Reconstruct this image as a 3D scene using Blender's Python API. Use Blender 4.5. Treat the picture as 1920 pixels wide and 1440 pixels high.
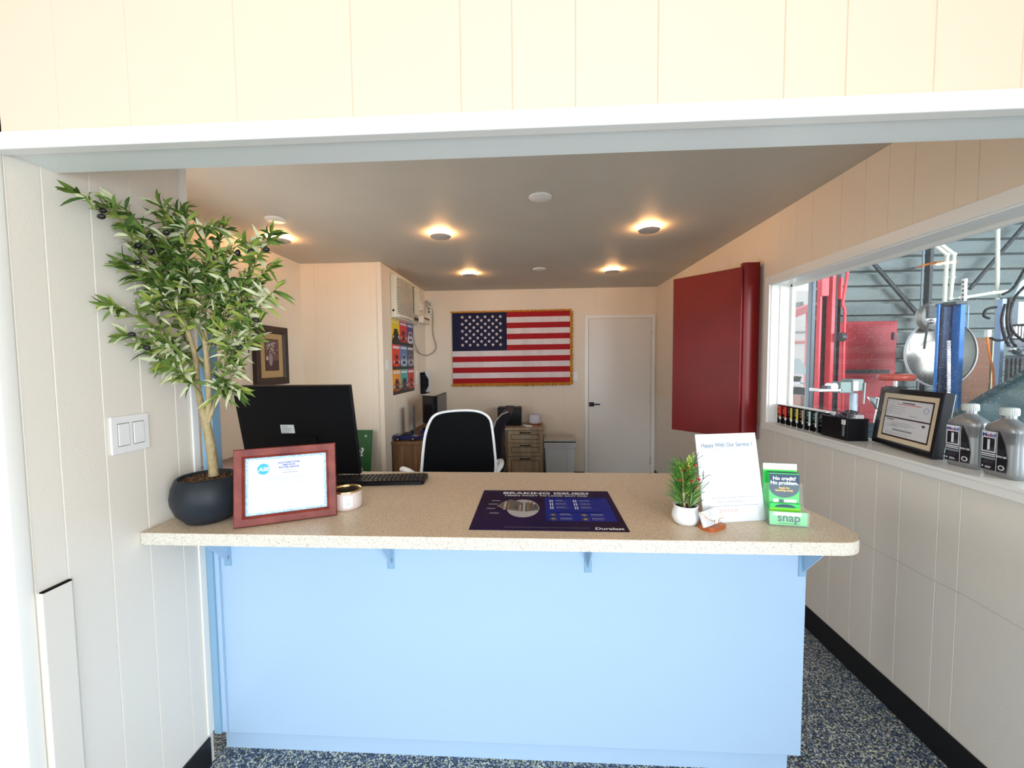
import bpy, bmesh, math, random
from mathutils import Matrix, Vector
random.seed(7)
D = bpy.data
SC = bpy.context.scene
for o in list(D.objects): D.objects.remove(o)
COL = SC.collection
PI = math.pi

# ---------------------------------------------------------------- camera
CR = Vector((0.99854, 0.0533, -0.00913)); CU = Vector((0.00621, 0.05484, 0.99848)); CF = Vector((-0.05372, 0.99707, -0.05442))
CP = Vector((0, 0, 1.5209)); FPX = 760.0
cam = D.objects.new('camera', D.cameras.new('camera')); COL.objects.link(cam)
cam.data.sensor_width = 36; cam.data.lens = FPX / 1920 * 36; cam.data.clip_start = .02; cam.data.clip_end = 200
cam.matrix_world = Matrix(((CR.x, CU.x, -CF.x, CP.x), (CR.y, CU.y, -CF.y, CP.y), (CR.z, CU.z, -CF.z, CP.z), (0, 0, 0, 1)))
SC.camera = cam
def at(px, py, y):                       # the point of the place at depth y seen at a pixel of the photograph
    d = CR * ((px - 960) / FPX) - CU * ((py - 720) / FPX) + CF
    return CP + d * (y / d.y)

# ---------------------------------------------------------------- sky, daylight, lamps, exposure
SC.view_settings.view_transform = 'Standard'; SC.view_settings.look = 'None'
SC.view_settings.exposure = 0.22; SC.view_settings.gamma = 1; SC.view_settings.use_curve_mapping = False
w = D.worlds.new('sky'); SC.world = w; w.use_nodes = True
w.node_tree.nodes['Background'].inputs[0].default_value = (.86, .94, 1, 1)
w.node_tree.nodes['Background'].inputs[1].default_value = 1.3
def area(name, loc, rot, sx, sy, power, col):
    l = D.lights.new(name, 'AREA'); l.shape = 'RECTANGLE'; l.size = sx; l.size_y = sy; l.energy = power; l.color = col
    o = D.objects.new(name, l); COL.objects.link(o); o.location = loc; o.rotation_euler = rot; return o
area('storefront_daylight', (-.4, -6.0, 1.5), (math.radians(90), 0, 0), 6, 3.0, 205, (.82, .91, 1))   # light of the glazed shop front behind the visitor
area('side_fill_light', (1.40, -1.5, 1.1), (math.radians(90), 0, math.radians(78)), 1.6, 2.0, 85, (.84, .93, 1))                 # added fill light right of the visitor, brightening the left wall; no door there
area('office_fill_light', (-2.12, 1.95, 1.15), (math.radians(82), 0, math.radians(-90)), .8, 1.1, 20, (.90, .96, 1))    # fill light added inside the office, out of view; the wall has no window
area('garage_daylight', (9, -2.5, 2.2), (math.radians(80), 0, 0), 9, 3.2, 1500, (.86, .95, 1))              # light of the open garage door
def point(name, loc, power, col, r=.05):
    l = D.lights.new(name, 'POINT'); l.energy = power; l.color = col; l.shadow_soft_size = r
    o = D.objects.new(name, l); COL.objects.link(o); o.location = loc; return o

# ---------------------------------------------------------------- materials
MT = {}
def mat(name, col, rough=.5, metal=0, emit=None, es=1, spec=.5, noise=None, bump=None, coat=0, trans=0, alpha=1, ior=1.45):
    if name in MT: return MT[name]
    m = D.materials.new(name); m.use_nodes = True; nt = m.node_tree; b = nt.nodes['Principled BSDF']
    c = (*col, 1); b.inputs['Base Color'].default_value = c; b.inputs['Roughness'].default_value = rough
    b.inputs['Metallic'].default_value = metal; b.inputs['Specular IOR Level'].default_value = spec
    b.inputs['Coat Weight'].default_value = coat; b.inputs['Transmission Weight'].default_value = trans; b.inputs['Alpha'].default_value = alpha
    b.inputs['IOR'].default_value = ior
    if emit: b.inputs['Emission Color'].default_value = (*emit, 1); b.inputs['Emission Strength'].default_value = es
    tc = nt.nodes.new('ShaderNodeTexCoord')
    if noise:                            # (scale, other colour, low, high, stretch)
        sc, c2, lo, hi, st = noise
        mp = nt.nodes.new('ShaderNodeMapping'); mp.inputs['Scale'].default_value = st
        nz = nt.nodes.new('ShaderNodeTexNoise'); nz.inputs['Scale'].default_value = sc; nz.inputs['Detail'].default_value = 4
        rp = nt.nodes.new('ShaderNodeValToRGB'); rp.color_ramp.elements[0].position = lo; rp.color_ramp.elements[1].position = hi
        rp.color_ramp.elements[0].color = c; rp.color_ramp.elements[1].color = (*c2, 1)
        L = nt.links.new; L(tc.outputs['Object'], mp.inputs[0]); L(mp.outputs[0], nz.inputs[0]); L(nz.outputs[0], rp.inputs[0]); L(rp.outputs[0], b.inputs['Base Color'])
    if bump:
        nz = nt.nodes.new('ShaderNodeTexNoise'); nz.inputs['Scale'].default_value = bump[0]
        bp = nt.nodes.new('ShaderNodeBump'); bp.inputs['Strength'].default_value = bump[1]; bp.inputs['Distance'].default_value = .01
        nt.links.new(tc.outputs['Object'], nz.inputs[0]); nt.links.new(nz.outputs[0], bp.inputs['Height']); nt.links.new(bp.outputs[0], b.inputs['Normal'])
    MT[name] = m; return m
S1 = (1, 1, 1)
cream = mat('cream_wall_paint', (.85, .75, .62), .5, noise=(1.6, (.825, .72, .59), .35, .7, S1), bump=(260, .05))
creamL = mat('daylit_wall_paint', (.83, .775, .70), .45, noise=(1.4, (.80, .745, .67), .35, .7, S1), bump=(260, .05))  # cream paint made paler and cooler, with daylight put into the colour
header = mat('peach_header_paint', (.70, .565, .445), .5, noise=(1.2, (.685, .55, .43), .35, .7, S1))
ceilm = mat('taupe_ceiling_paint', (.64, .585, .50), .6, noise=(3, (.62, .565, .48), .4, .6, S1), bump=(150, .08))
trimw = mat('white_gloss_trim', (.88, .87, .83), .3)
trimb = mat('cool_white_soffit', (.88, .92, .91), .3)
blue = mat('light_blue_paint', (.40, .565, .76), .28, noise=(1.1, (.41, .58, .78), .3, .7, S1), bump=(6, .04), coat=.1)
blue2 = mat('darker_blue_paint', (.24, .42, .60), .35)
black = mat('black_vinyl_base', (.008, .008, .010), .35)
blk = mat('black_plastic', (.007, .007, .010), .42, spec=.28)
blkm = mat('black_matte', (.004, .004, .005), .75, spec=.12)
dgrey = mat('dark_grey', (.05, .05, .055), .4)
grey = mat('grey_metal', (.32, .35, .36), .4, .6)
silver = mat('bright_metal', (.75, .75, .75), .22, 1)
white = mat('white_plastic', (.86, .87, .88), .3)
paper = mat('white_paper', (.76, .79, .84), .5)
paperb = mat('blue_border_paper', (.30, .52, .78), .5, noise=(160, (.55, .70, .84), .45, .55, S1))
ink = mat('dark_ink', (.06, .07, .09), .5)
inkg = mat('grey_ink', (.26, .30, .36), .5)
gold = mat('gold_metal', (.85, .6, .28), .22, 1)
goldf = mat('gold_fringe', (.72, .30, .02), .7, noise=(90, (.50, .19, .01), .4, .6, (1, 1, .2)))
red = mat('flag_red', (.42, .006, .012), .8); navy = mat('flag_navy', (.008, .009, .045), .8)
fwhite = mat('flag_white', (.84, .76, .78), .8, noise=(9, (.76, .68, .70), .4, .65, (1, 1, .2)))
cherry = mat('cherry_wood', (.13, .014, .010), .4, noise=(16, (.26, .045, .026), .3, .7, (1, 1, 3)), coat=.1, spec=.3)
dkwood = mat('dark_brown_wood', (.018, .006, .004), .4, noise=(20, (.035, .012, .007), .3, .7, (1, 1, 3)))
oak = mat('weathered_oak', (.34, .25, .165), .5, noise=(9, (.50, .39, .27), .35, .7, (2, 2, .35)))
walnut = mat('brown_desk_wood', (.13, .062, .028), .45, noise=(8, (.24, .125, .06), .35, .7, (6, 6, .3)))
redcab = mat('deep_red_lacquer', (.20, .0015, .002), .42, noise=(4, (.16, .001, .002), .35, .7, S1), coat=.0)
glassm = mat('clear_acrylic', (.80, .95, .88), .05, trans=.0, alpha=.10, spec=.2)
green = mat('bright_green_print', (.03, .58, .10), .45); limeg = mat('lime_green_print', (.25, .75, .05), .45)
dgreen = mat('dark_green_board', (.006, .10, .014), .5)
teal = mat('navy_teal_print', (.012, .045, .10), .45)
leafA = mat('leaf_deep_green', (.045, .095, .016), .5, spec=.3); leafB = mat('leaf_mid_green', (.125, .20, .035), .5, spec=.3)
leafC = mat('leaf_pale_sage', (.52, .54, .33), .5, spec=.3); leafD = mat('leaf_yellow_green', (.27, .32, .06), .5, spec=.3)
bark = mat('olive_bark', (.46, .36, .19), .75, noise=(30, (.28, .21, .10), .35, .7, (1, 1, .4)), bump=(60, .6))
twig = mat('green_twig', (.22, .22, .07), .6)
olive = mat('black_olive', (.012, .010, .012), .18)
potb = mat('charcoal_pot_glaze', (.014, .018, .024), .45, spec=.3, noise=(5, (.02, .026, .034), .4, .7, S1))
soil = mat('brown_gravel', (.20, .10, .045), .8, noise=(90, (.03, .015, .008), .4, .6, S1), bump=(120, 1))
orangew = mat('orange_wood', (.48, .13, .03), .4, noise=(14, (.34, .08, .02), .3, .7, (1, 4, 4)))
cream2 = mat('aged_cream_plastic', (.80, .74, .60), .4)
# countertop laminate with specks
def speck(name, base, cols, scale, rough):
    m = D.materials.new(name); m.use_nodes = True; nt = m.node_tree; b = nt.nodes['Principled BSDF']; b.inputs['Roughness'].default_value = rough
    tc = nt.nodes.new('ShaderNodeTexCoord'); v = nt.nodes.new('ShaderNodeTexVoronoi'); v.inputs['Scale'].default_value = scale
    sp = nt.nodes.new('ShaderNodeSeparateColor'); rp = nt.nodes.new('ShaderNodeValToRGB'); rp.color_ramp.interpolation = 'CONSTANT'
    e = rp.color_ramp.elements; e[0].color = (*base, 1); e[0].position = 0
    e[1].position = cols[0][0]; e[1].color = (*cols[0][1], 1)
    for p, c in cols[1:]:
        n = e.new(p); n.color = (*c, 1)
    L = nt.links.new; L(tc.outputs['Object'], v.inputs[0]); L(v.outputs['Color'], sp.inputs[0]); L(sp.outputs[0], rp.inputs[0]); L(rp.outputs[0], b.inputs['Base Color'])
    MT[name] = m; return m
lamin = speck('speckled_laminate', (.66, .52, .38), [(.45, (.72, .58, .43)), (.68, (.52, .39, .28)), (.80, (.78, .66, .51)), (.93, (.38, .28, .19))], 480, .38)
lamedge = speck('daylit_laminate_edge', (.66, .62, .54), [(.45, (.70, .66, .58)), (.70, (.56, .51, .43)), (.82, (.74, .71, .64)), (.94, (.40, .36, .31))], 430, .35)  # same laminate as the top, paled to carry frontal daylight in its colour
floorm = speck('flaked_epoxy', (.025, .035, .055), [(.25, (.09, .14, .22)), (.45, (.34, .39, .40)), (.60, (.02, .03, .05)), (.72, (.66, .69, .60)), (.86, (.06, .11, .24)), (.95, (.52, .52, .28))], 200, .45)
# window glass with a veil of dust
m = D.materials.new('dusty_window_glass'); m.use_nodes = True; nt = m.node_tree; nt.nodes.remove(nt.nodes['Principled BSDF'])
out = nt.nodes['Material Output']; tr = nt.nodes.new('ShaderNodeBsdfTransparent'); gl = nt.nodes.new('ShaderNodeBsdfGlossy'); gl.inputs['Roughness'].default_value = .02
df = nt.nodes.new('ShaderNodeBsdfDiffuse'); df.inputs[0].default_value = (.85, .9, .95, 1); fr = nt.nodes.new('ShaderNodeValue'); fr.outputs[0].default_value = .035
m1 = nt.nodes.new('ShaderNodeMixShader'); m2 = nt.nodes.new('ShaderNodeMixShader'); tc = nt.nodes.new('ShaderNodeTexCoord')
nz = nt.nodes.new('ShaderNodeTexNoise'); nz.inputs['Scale'].default_value = 190; nz.inputs['Detail'].default_value = 2
rp = nt.nodes.new('ShaderNodeValToRGB'); rp.color_ramp.elements[0].position = .66; rp.color_ramp.elements[1].position = .72
rp.color_ramp.elements[0].color = (.03, .03, .03, 1); rp.color_ramp.elements[1].color = (.6, .6, .6, 1)
L = nt.links.new
L(fr.outputs[0], m1.inputs[0]); L(tr.outputs[0], m1.inputs[1]); L(gl.outputs[0], m1.inputs[2]); L(tc.outputs['Object'], nz.inputs[0]); L(nz.outputs[0], rp.inputs[0])
L(rp.outputs[0], m2.inputs[0]); L(m1.outputs[0], m2.inputs[1]); L(df.outputs[0], m2.inputs[2]); L(m2.outputs[0], out.inputs[0]); MT['dusty_window_glass'] = m; glass = m

# ---------------------------------------------------------------- mesh builder
def frame(o, x, y):                      # local axes -> world; z = x cross y
    x = Vector(x).normalized(); y = Vector(y); z = x.cross(y).normalized(); y = z.cross(x)
    return Matrix(((x.x, y.x, z.x, o[0]), (x.y, y.y, z.y, o[1]), (x.z, y.z, z.z, o[2]), (0, 0, 0, 1)))
ID = Matrix()
class MB:
    def __init__(s): s.v = []; s.f = []; s.m = []; s.s = []; s.mats = []
    def mi(s, m):
        if m not in s.mats: s.mats.append(m)
        return s.mats.index(m)
    def add(s, vs, fs, m, T=ID, smooth=False):
        n = len(s.v); k = s.mi(m); s.v += [tuple(T @ Vector(p)) for p in vs]
        for f in fs: s.f.append([n + i for i in f]); s.m.append(k); s.s.append(smooth)
        return s
    def box(s, a, b, m, T=ID, bev=0, seg=2):
        if bev:
            bm = bmesh.new(); bmesh.ops.create_cube(bm, size=1)
            for v in bm.verts: v.co = Vector([(a[i] + b[i]) / 2 + v.co[i] * (b[i] - a[i]) for i in range(3)])
            bmesh.ops.bevel(bm, geom=bm.edges[:], offset=bev, segments=seg, affect='EDGES', profile=.5)
            return s.bm(bm, m, T, True if seg > 2 else False)
        x0, y0, z0 = a; x1, y1, z1 = b
        vs = [(x0, y0, z0), (x1, y0, z0), (x1, y1, z0), (x0, y1, z0), (x0, y0, z1), (x1, y0, z1), (x1, y1, z1), (x0, y1, z1)]
        return s.add(vs, [(0, 3, 2, 1), (4, 5, 6, 7), (0, 1, 5, 4), (1, 2, 6, 5), (2, 3, 7, 6), (3, 0, 4, 7)], m, T)
    def bm(s, bm, m, T=ID, smooth=False):
        bm.verts.index_update()
        s.add([v.co[:] for v in bm.verts], [[v.index for v in f.verts] for f in bm.faces], m, T, smooth); bm.free(); return s
    def tube(s, pts, r, m, n=8, T=ID, close=False, cap=True):
        pts = [Vector(p) for p in pts]; k = len(pts); rs = r if isinstance(r, (list, tuple)) else [r] * k
        vs = []; up = None
        for i, p in enumerate(pts):
            if close: t = (pts[(i + 1) % k] - pts[i - 1])
            else: t = pts[min(i + 1, k - 1)] - pts[max(i - 1, 0)]
            t = t.normalized() if t.length > 1e-9 else Vector((0, 0, 1))
            if up is None: up = t.orthogonal().normalized()
            up = (up - t * up.dot(t)); up = up.normalized() if up.length > 1e-6 else t.orthogonal().normalized()
            w_ = t.cross(up)
            for j in range(n):
                a = 2 * PI * j / n; vs.append(p + (up * math.cos(a) + w_ * math.sin(a)) * rs[i])
        fs = []
        for i in range(k if close else k - 1):
            i2 = (i + 1) % k
            for j in range(n): fs.append((i * n + j, i * n + (j + 1) % n, i2 * n + (j + 1) % n, i2 * n + j))
        s.add(vs, fs, m, T, True)
        if cap and not close: s.add(vs[:n], [list(range(n))[::-1]], m, T); s.add(vs[-n:], [list(range(n))], m, T)
        return s
    def lathe(s, prof, m, n=32, T=ID, smooth=True, a0=0, a1=2 * PI):
        full = abs(a1 - a0 - 2 * PI) < 1e-6; k = n if full else n + 1; vs = []
        for r, z in prof:
            for j in range(k):
                a = a0 + (a1 - a0) * j / n; vs.append((r * math.cos(a), r * math.sin(a), z))
        fs = []
        for i in range(len(prof) - 1):
            for j in range(n): j2 = (j + 1) % k; fs.append((i * k + j, i * k + j2, (i + 1) * k + j2, (i + 1) * k + j))
        return s.add(vs, fs, m, T, smooth)
    def cyl(s, a, b, r, m, n=20, T=ID):
        a = Vector(a); b = Vector(b); return s.tube([a, b], r, m, n, T)
    def prism(s, poly, z0, z1, m, T=ID, smooth=False):
        n = len(poly); vs = [(x, y, z0) for x, y in poly] + [(x, y, z1) for x, y in poly]
        s.add(vs, [list(range(n))[::-1], list(range(n, 2 * n))], m, T)
        return s.add(vs, [(i, (i + 1) % n, n + (i + 1) % n, n + i) for i in range(n)], m, T, smooth)
    def poly(s, pts, z, m, T=ID): return s.add([(x, y, z) for x, y in pts], [list(range(len(pts)))], m, T)
    def rect(s, x0, y0, x1, y1, z, m, T=ID): return s.poly([(x0, y0), (x1, y0), (x1, y1), (x0, y1)], z, m, T)
    def disc(s, cx, cy, r, z, m, T=ID, n=24, ry=None): return s.poly([(cx + r * math.cos(2 * PI * i / n), cy + (ry or r) * math.sin(2 * PI * i / n)) for i in range(n)], z, m, T)
    def sphere(s, c, r, m, T=ID, sc=(1, 1, 1), n=12):
        bm = bmesh.new(); bmesh.ops.create_uvsphere(bm, u_segments=n, v_segments=max(6, n // 2 + 2), radius=r)
        for v in bm.verts: v.co = Vector((v.co.x * sc[0] + c[0], v.co.y * sc[1] + c[1], v.co.z * sc[2] + c[2]))
        return s.bm(bm, m, T, True)
    def text(s, body, size, m, x, y, z, T=ID, align='CENTER', sx=1, bold=0, shear=0, sp=1, ext=0):
        c = D.curves.new('t', 'FONT'); c.body = body; c.size = size; c.align_x = align; c.offset = bold; c.shear = shear; c.resolution_u = 3; c.space_character = sp; c.extrude = ext
        o = D.objects.new('t', c); me = D.meshes.new_from_object(o)
        s.add([(v.co.x * sx + x, v.co.y + y, v.co.z + z) for v in me.vertices], [list(p.vertices) for p in me.polygons], m, T)
        D.objects.remove(o); D.curves.remove(c); D.meshes.remove(me); return s
    def lines(s, x0, x1, y, n, dy, h, m, z, T=ID, rnd=.25):      # rows of print too small to read
        for i in range(n): s.rect(x0, y - i * dy, x1 - (x1 - x0) * random.random() * rnd, y - i * dy + h, z, m, T)
        return s
    def build(s, name, parent=None, **pr):
        me = D.meshes.new(name); me.from_pydata(s.v, [], s.f)
        for m_ in s.mats: me.materials.append(m_)
        me.polygons.foreach_set('material_index', s.m); me.polygons.foreach_set('use_smooth', s.s); me.update()
        if s.fixn:
            bm = bmesh.new(); bm.from_mesh(me); bmesh.ops.recalc_face_normals(bm, faces=bm.faces[:]); bm.to_mesh(me); bm.free()
        o = D.objects.new(name, me); COL.objects.link(o)
        if parent: o.parent = parent
        for k_, v_ in pr.items(): o[k_] = v_
        return o
    fixn = False
def thing(name, label, cat, loc=(0, 0, 0), rz=0, group=None, tilt=None):
    o = D.objects.new(name, None); COL.objects.link(o); o.empty_display_size = .05; o.location = loc
    o.rotation_euler = (tilt or 0, 0, rz); o['label'] = label; o['category'] = cat
    if group: o['group'] = group
    return o
def kids(o): return [c for c in D.objects if c.parent == o]
def dup(root, loc, label, rz=None, group=None):
    r = root.copy(); COL.objects.link(r); r.location = loc; r['label'] = label
    if rz is not None: r.rotation_euler = (0, 0, rz)
    if group: r['group'] = group
    for ch in kids(root):
        c = ch.copy(); COL.objects.link(c); c.parent = r
        for g in kids(ch): d = g.copy(); COL.objects.link(d); d.parent = c
    return r
def struct(mb, name, parent=None):
    o = mb.build(name, parent)
    if not parent: o['kind'] = 'structure'
    return o
def groove_wall(mb, p0, p1, z0, z1, gs, m, gw=.004, gd=.003):    # panelled wall face, grooves at distances gs; room on the left of p0->p1
    p0 = Vector((*p0, 0)); p1 = Vector((*p1, 0)); L_ = (p1 - p0).length; d = (p1 - p0) / L_; n = Vector((-d.y, d.x, 0))
    pr = [(0, 0)]
    for g in sorted(gs):
        if gw < g < L_ - gw: pr += [(g - gw / 2, 0), (g, -gd), (g + gw / 2, 0)]
    pr.append((L_, 0)); vs = []; k = len(pr)
    for z in (z0, z1):
        for a, b in pr: q = p0 + d * a + n * b; vs.append((q.x, q.y, z))
    mb.add(vs, [(i, i + 1, k + i + 1, k + i) for i in range(k - 1)], m)
def rpoly(w_, h, r, n=6, cx=0, cy=0):
    out = []
    for (x, y, a) in ((w_ / 2 - r, h / 2 - r, 0), (-w_ / 2 + r, h / 2 - r, 90), (-w_ / 2 + r, -h / 2 + r, 180), (w_ / 2 - r, -h / 2 + r, 270)):
        for i in range(n + 1): t = math.radians(a + 90 * i / n); out.append((cx + x + r * math.cos(t), cy + y + r * math.sin(t)))
    return out

# ---------------------------------------------------------------- the room
XR, XL, ZC, YB, HC = 1.537, -1.24, 2.44, 5.198, .995
b = MB(); b.box((-2.6, -3.2, -.1), (XR + .13, 5.4, 0), floorm); struct(b, 'floor')
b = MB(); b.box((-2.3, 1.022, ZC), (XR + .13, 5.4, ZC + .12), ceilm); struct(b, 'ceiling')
b = MB(); b.box((-2.6, -3.2, 2.95), (XR + .13, .917, 3.05), creamL); struct(b, 'ceiling_front')
b = MB(); groove_wall(b, (XR, .917), (-2.4, .917), 2.024, 2.95, [XR - x for x in (.655, .53, .269, .094, -.043, -.156, -.4, -.668, -.924, -1.099, .83, 1.0, 1.25)], header, .003, .002)
b.box((-2.4, .92, 2.024), (XR, 1.022, 2.95), trimb); struct(b, 'wall_header')
# left stub wall between lobby and office: grooved inner face, back and end
gl_ = [y - .917 for y in (.99, 1.098, 1.214, 1.334)]
b = MB(); groove_wall(b, (XL, 1.42), (XL, .917), 0, 2.44, [1.42 - y for y in (.985, 1.098, 1.214, 1.334)], creamL)
b.fixn = False
b.box((-2.4, .917, 0), (XL - .004, 1.42, 2.44), creamL); struct(b, 'wall_left')
b = MB(); b.box((XL - .002, 1.395, .12), (XL + .006, 1.42, 2.40), trimw); struct(b, 'trim_1')
b = MB(); b.box((XL - .004, .972, 0), (XL + .008, 1.0, .42), creamL); 
b = MB(); b.box((XL - .01, .918, 0), (XL + .010, .985, .952), creamL, bev=.002); b.box((XL - .004, .92, .952), (XL + .011, .984, .955), blkm); struct(b, 'trim_2')
b = MB(); b.box((-2.6, .875, 0), (XL - .004, .917, 2.02), trimw, bev=.006, seg=3); struct(b, 'trim_3')
b = MB(); b.box((-2.4, -3.1, 0), (-2.3, .9, 2.95), creamL); struct(b, 'wall_front_left')
# header casing board with its bead
b = MB(); b.box((-2.4, .893, 2.028), (XR, .917, 2.058), trimw, bev=.003); b.box((-2.4, .889, 2.017), (XR, .92, 2.027), trimw, bev=.003); struct(b, 'trim_4')
# office left wall, closet, back wall
b = MB(); b.box((-2.244, 1.42, 0), (-2.144, 5.3, ZC), cream); struct(b, 'wall_office_left')
b = MB(); groove_wall(b, (-1.394, 3.678), (-2.144, 3.678), 0, ZC, [.1, .3, .5, .62], cream, .003, .002)
groove_wall(b, (-1.394, YB), (-1.394, 3.678), 0, ZC, [.2, .41, .61, .82, 1.02, 1.22], cream, .003, .002)
struct(b, 'wall_closet')
b = MB(); b.box((-1.428, 3.668, 0), (-1.383, 3.715, ZC), cream, bev=.004); struct(b, 'trim_5')
b = MB(); groove_wall(b, (XR, YB), (-1.394, YB), 0, ZC, [.2, .75, 1.16, 1.57, 1.98, 2.39], cream, .003, .002)
b.box((-1.394, YB + .01, 0), (XR, YB + .1, ZC), cream); struct(b, 'wall_back')
# right wall with the window opening
WY0, WY1, WZ0, WZ1 = .75, 2.735, 1.11, 2.005
gr = [1.02, 1.20, 1.52, 1.60, 1.76, 1.88, 2.005, 2.152, 2.36, 2.5, 2.655, 2.9, 3.1, 3.3, 3.6, 3.9, 4.3, 4.7]
b = MB()
for (y0, y1, z0, z1) in ((-3.2, YB, 0, WZ0 - .04), (-3.2, YB, WZ1, 2.95), (-3.2, WY0, WZ0 - .04, WZ1), (WY1, YB, WZ0 - .04, WZ1)):
    groove_wall(b, (XR, y0), (XR, y1), z0, z1, [g - y0 for g in gr], creamL if z1 < 1.5 else cream)  # lower wall gets the cream with daylight painted in
b.box((XR + .006, -3.2, 0), (XR + .13, YB, WZ0 - .041), creamL); b.box((XR + .006, -3.2, WZ1 + .001), (XR + .13, YB, 2.95), cream)
b.box((XR + .006, -3.2, WZ0 - .041), (XR + .13, WY0 - .001, WZ1 + .001), cream); b.box((XR + .006, WY1 + .001, WZ0 - .041), (XR + .13, YB, WZ1 + .001), cream)
struct(b, 'wall_right')
for n_, (a, c) in {'baseboard_right': ((XR - .008, -3.2, 0), (XR, YB, .125)), 'baseboard_left': ((XL, .985, 0), (XL + .008, 1.40, .11)),
                   'baseboard_back': ((-1.39, YB - .01, 0), (XR - .01, YB, .1)), 'baseboard_closet': ((-2.14, 3.66, 0), (-1.45, 3.672, .1))}.items():
    b = MB(); b.box(a, c, black, bev=.002); struct(b, n_)
b = MB(); sc_ = mat('wall_scuff', (.58, .54, .48), .6)
for (ya, za), (yb, zb) in (((2.02, .654), (1.77, .662)), ((1.77, .662), (1.62, .662)), ((1.62, .662), (1.50, .670)), ((1.50, .670), (1.25, .662))): b.add([(XR - .0005, ya, za - .001), (XR - .0005, yb, zb - .0015), (XR - .0005, yb, zb + .001), (XR - .0005, ya, za + .0015)], [(0, 1, 2, 3)], sc_)
struct(b, 'trim_6')
# window
W = D.objects.new('window_1', None); COL.objects.link(W); W['kind'] = 'structure'
b = MB(); cs = XR - .014
b.box((cs, WY0 - .055, WZ1), (XR + .02, WY1 + .055, WZ1 + .055), trimw, bev=.004)
b.box((cs, WY1, WZ0 - .045), (XR + .02, WY1 + .055, WZ1 + .003), trimw, bev=.004); b.box((cs, WY0 - .055, WZ0 - .045), (XR + .02, WY0, WZ1 + .003), trimw, bev=.004)
b.box((cs - .003, WY0 - .055, WZ0 - .047), (XR + .02, WY1 + .056, WZ0 - .012), trimw, bev=.004); struct(b, 'window_casing', W)
b = MB(); b.box((XR - .022, WY0 - .03, WZ0 - .014), (XR + .15, WY1 + .0, WZ0), trimw, bev=.003); struct(b, 'window_sill', W)
b = MB(); b.box((XR, WY1 - .006, WZ0), (XR + .15, WY1 + .006, WZ1), trimw); b.box((XR, WY0, WZ1 - .006), (XR + .15, WY1, WZ1 + .006), trimw); b.box((XR, WY0 - .006, WZ0), (XR + .15, WY0 + .006, WZ1), trimw)
b.box((XR + .118, WY1 - .022, WZ0), (XR + .14, WY1, WZ1), trimw, bev=.003); b.box((XR + .118, WY0, WZ1 - .022), (XR + .14, WY1, WZ1), trimw, bev=.003)
b.box((XR + .130, WY0, WZ0), (XR + .15, WY1, WZ0 + .012), trimw, bev=.003); b.box((XR + .05, WY1 - .012, WZ0), (XR + .062, WY1, WZ1), trimw, bev=.002)
struct(b, 'window_frame', W)
b = MB(); b.box((XR + .132, WY0, WZ0 + .005), (XR + .135, WY1 - .02, WZ1 - .02), glass); struct(b, 'glass_pane', W)
# door in the back wall
DR = D.objects.new('door_1', None); COL.objects.link(DR); DR['kind'] = 'structure'
b = MB(); b.box((.645, YB - .018, 0), (.69, YB, 2.06), trimw, bev=.003); b.box((1.478, YB - .018, 0), (1.52, YB, 2.06), trimw, bev=.003); b.box((.645, YB - .018, 2.058), (1.52, YB, 2.10), trimw, bev=.003); struct(b, 'door_frame', DR)
b = MB(); b.box((.696, YB - .012, .01), (1.472, YB - .001, 2.052), mat('pale_door_paint', (.80, .77, .73), .35), bev=.002); struct(b, 'door_leaf', DR)
b = MB(); b.box((.70, YB - .03, .945), (.762, YB - .01, 1.0), blk, bev=.003); b.box((.745, YB - .05, .966), (.835, YB - .035, .982), blk, bev=.003); b.box((.745, YB - .05, .966), (.762, YB - .02, .982), blk); struct(b, 'door_handle', DR)
b = MB()
for z in (.25, 1.85): b.cyl((1.475, YB - .018, z - .05), (1.475, YB - .018, z + .05), .006, silver, 8)
struct(b, 'door_hinge', DR)

# ---------------------------------------------------------------- reception counter
C = thing('reception_counter', 'light blue reception counter with speckled beige laminate top across the room', 'counter')
xr0, xr1 = .972, .915
pl = [(XL + .002, 1.183), (xr0 - .09, 1.183)] + [(xr0 - .09 + .09 * math.sin(t), 1.273 - .09 * math.cos(t)) for t in [PI / 2 * i / 8 for i in range(1, 9)]] + [(xr1, 1.905), (-2.1, 1.905), (-2.1, 1.43), (XL + .002, 1.43)]
b = MB(); b.prism(pl, HC - .038, HC, lamin); b.build('countertop', C, label='speckled beige laminate top')
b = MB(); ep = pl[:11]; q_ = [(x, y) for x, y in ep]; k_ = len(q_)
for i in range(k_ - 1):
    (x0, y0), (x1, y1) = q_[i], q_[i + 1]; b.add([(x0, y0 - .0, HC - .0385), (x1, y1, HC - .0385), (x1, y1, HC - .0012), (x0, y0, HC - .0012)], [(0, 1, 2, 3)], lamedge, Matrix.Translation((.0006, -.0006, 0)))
b.build('edge_band', C, label='laminate front edge with daylight in its paler colour')
b = MB(); b.box((XL + .045, 1.443, .088), (.955, 1.468, HC - .038), blue, bev=.002); b.build('front_panel', C)
b = MB(); b.box((.93, 1.47, .088), (.955, 1.88, HC - .038), blue); b.build('side_panel', C)
b = MB(); b.box((XL + .01, 1.470, 0), (.925, 1.49, .088), blue); b.build('toe_kick', C)
b = MB(); b.box((XL + .002, 1.421, .10), (XL + .03, 1.46, HC - .04), blue2, bev=.003); b.box((XL + .028, 1.43, .10), (XL + .046, 1.462, HC - .04), blue, bev=.003); b.build('corner_trim', C)
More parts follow.
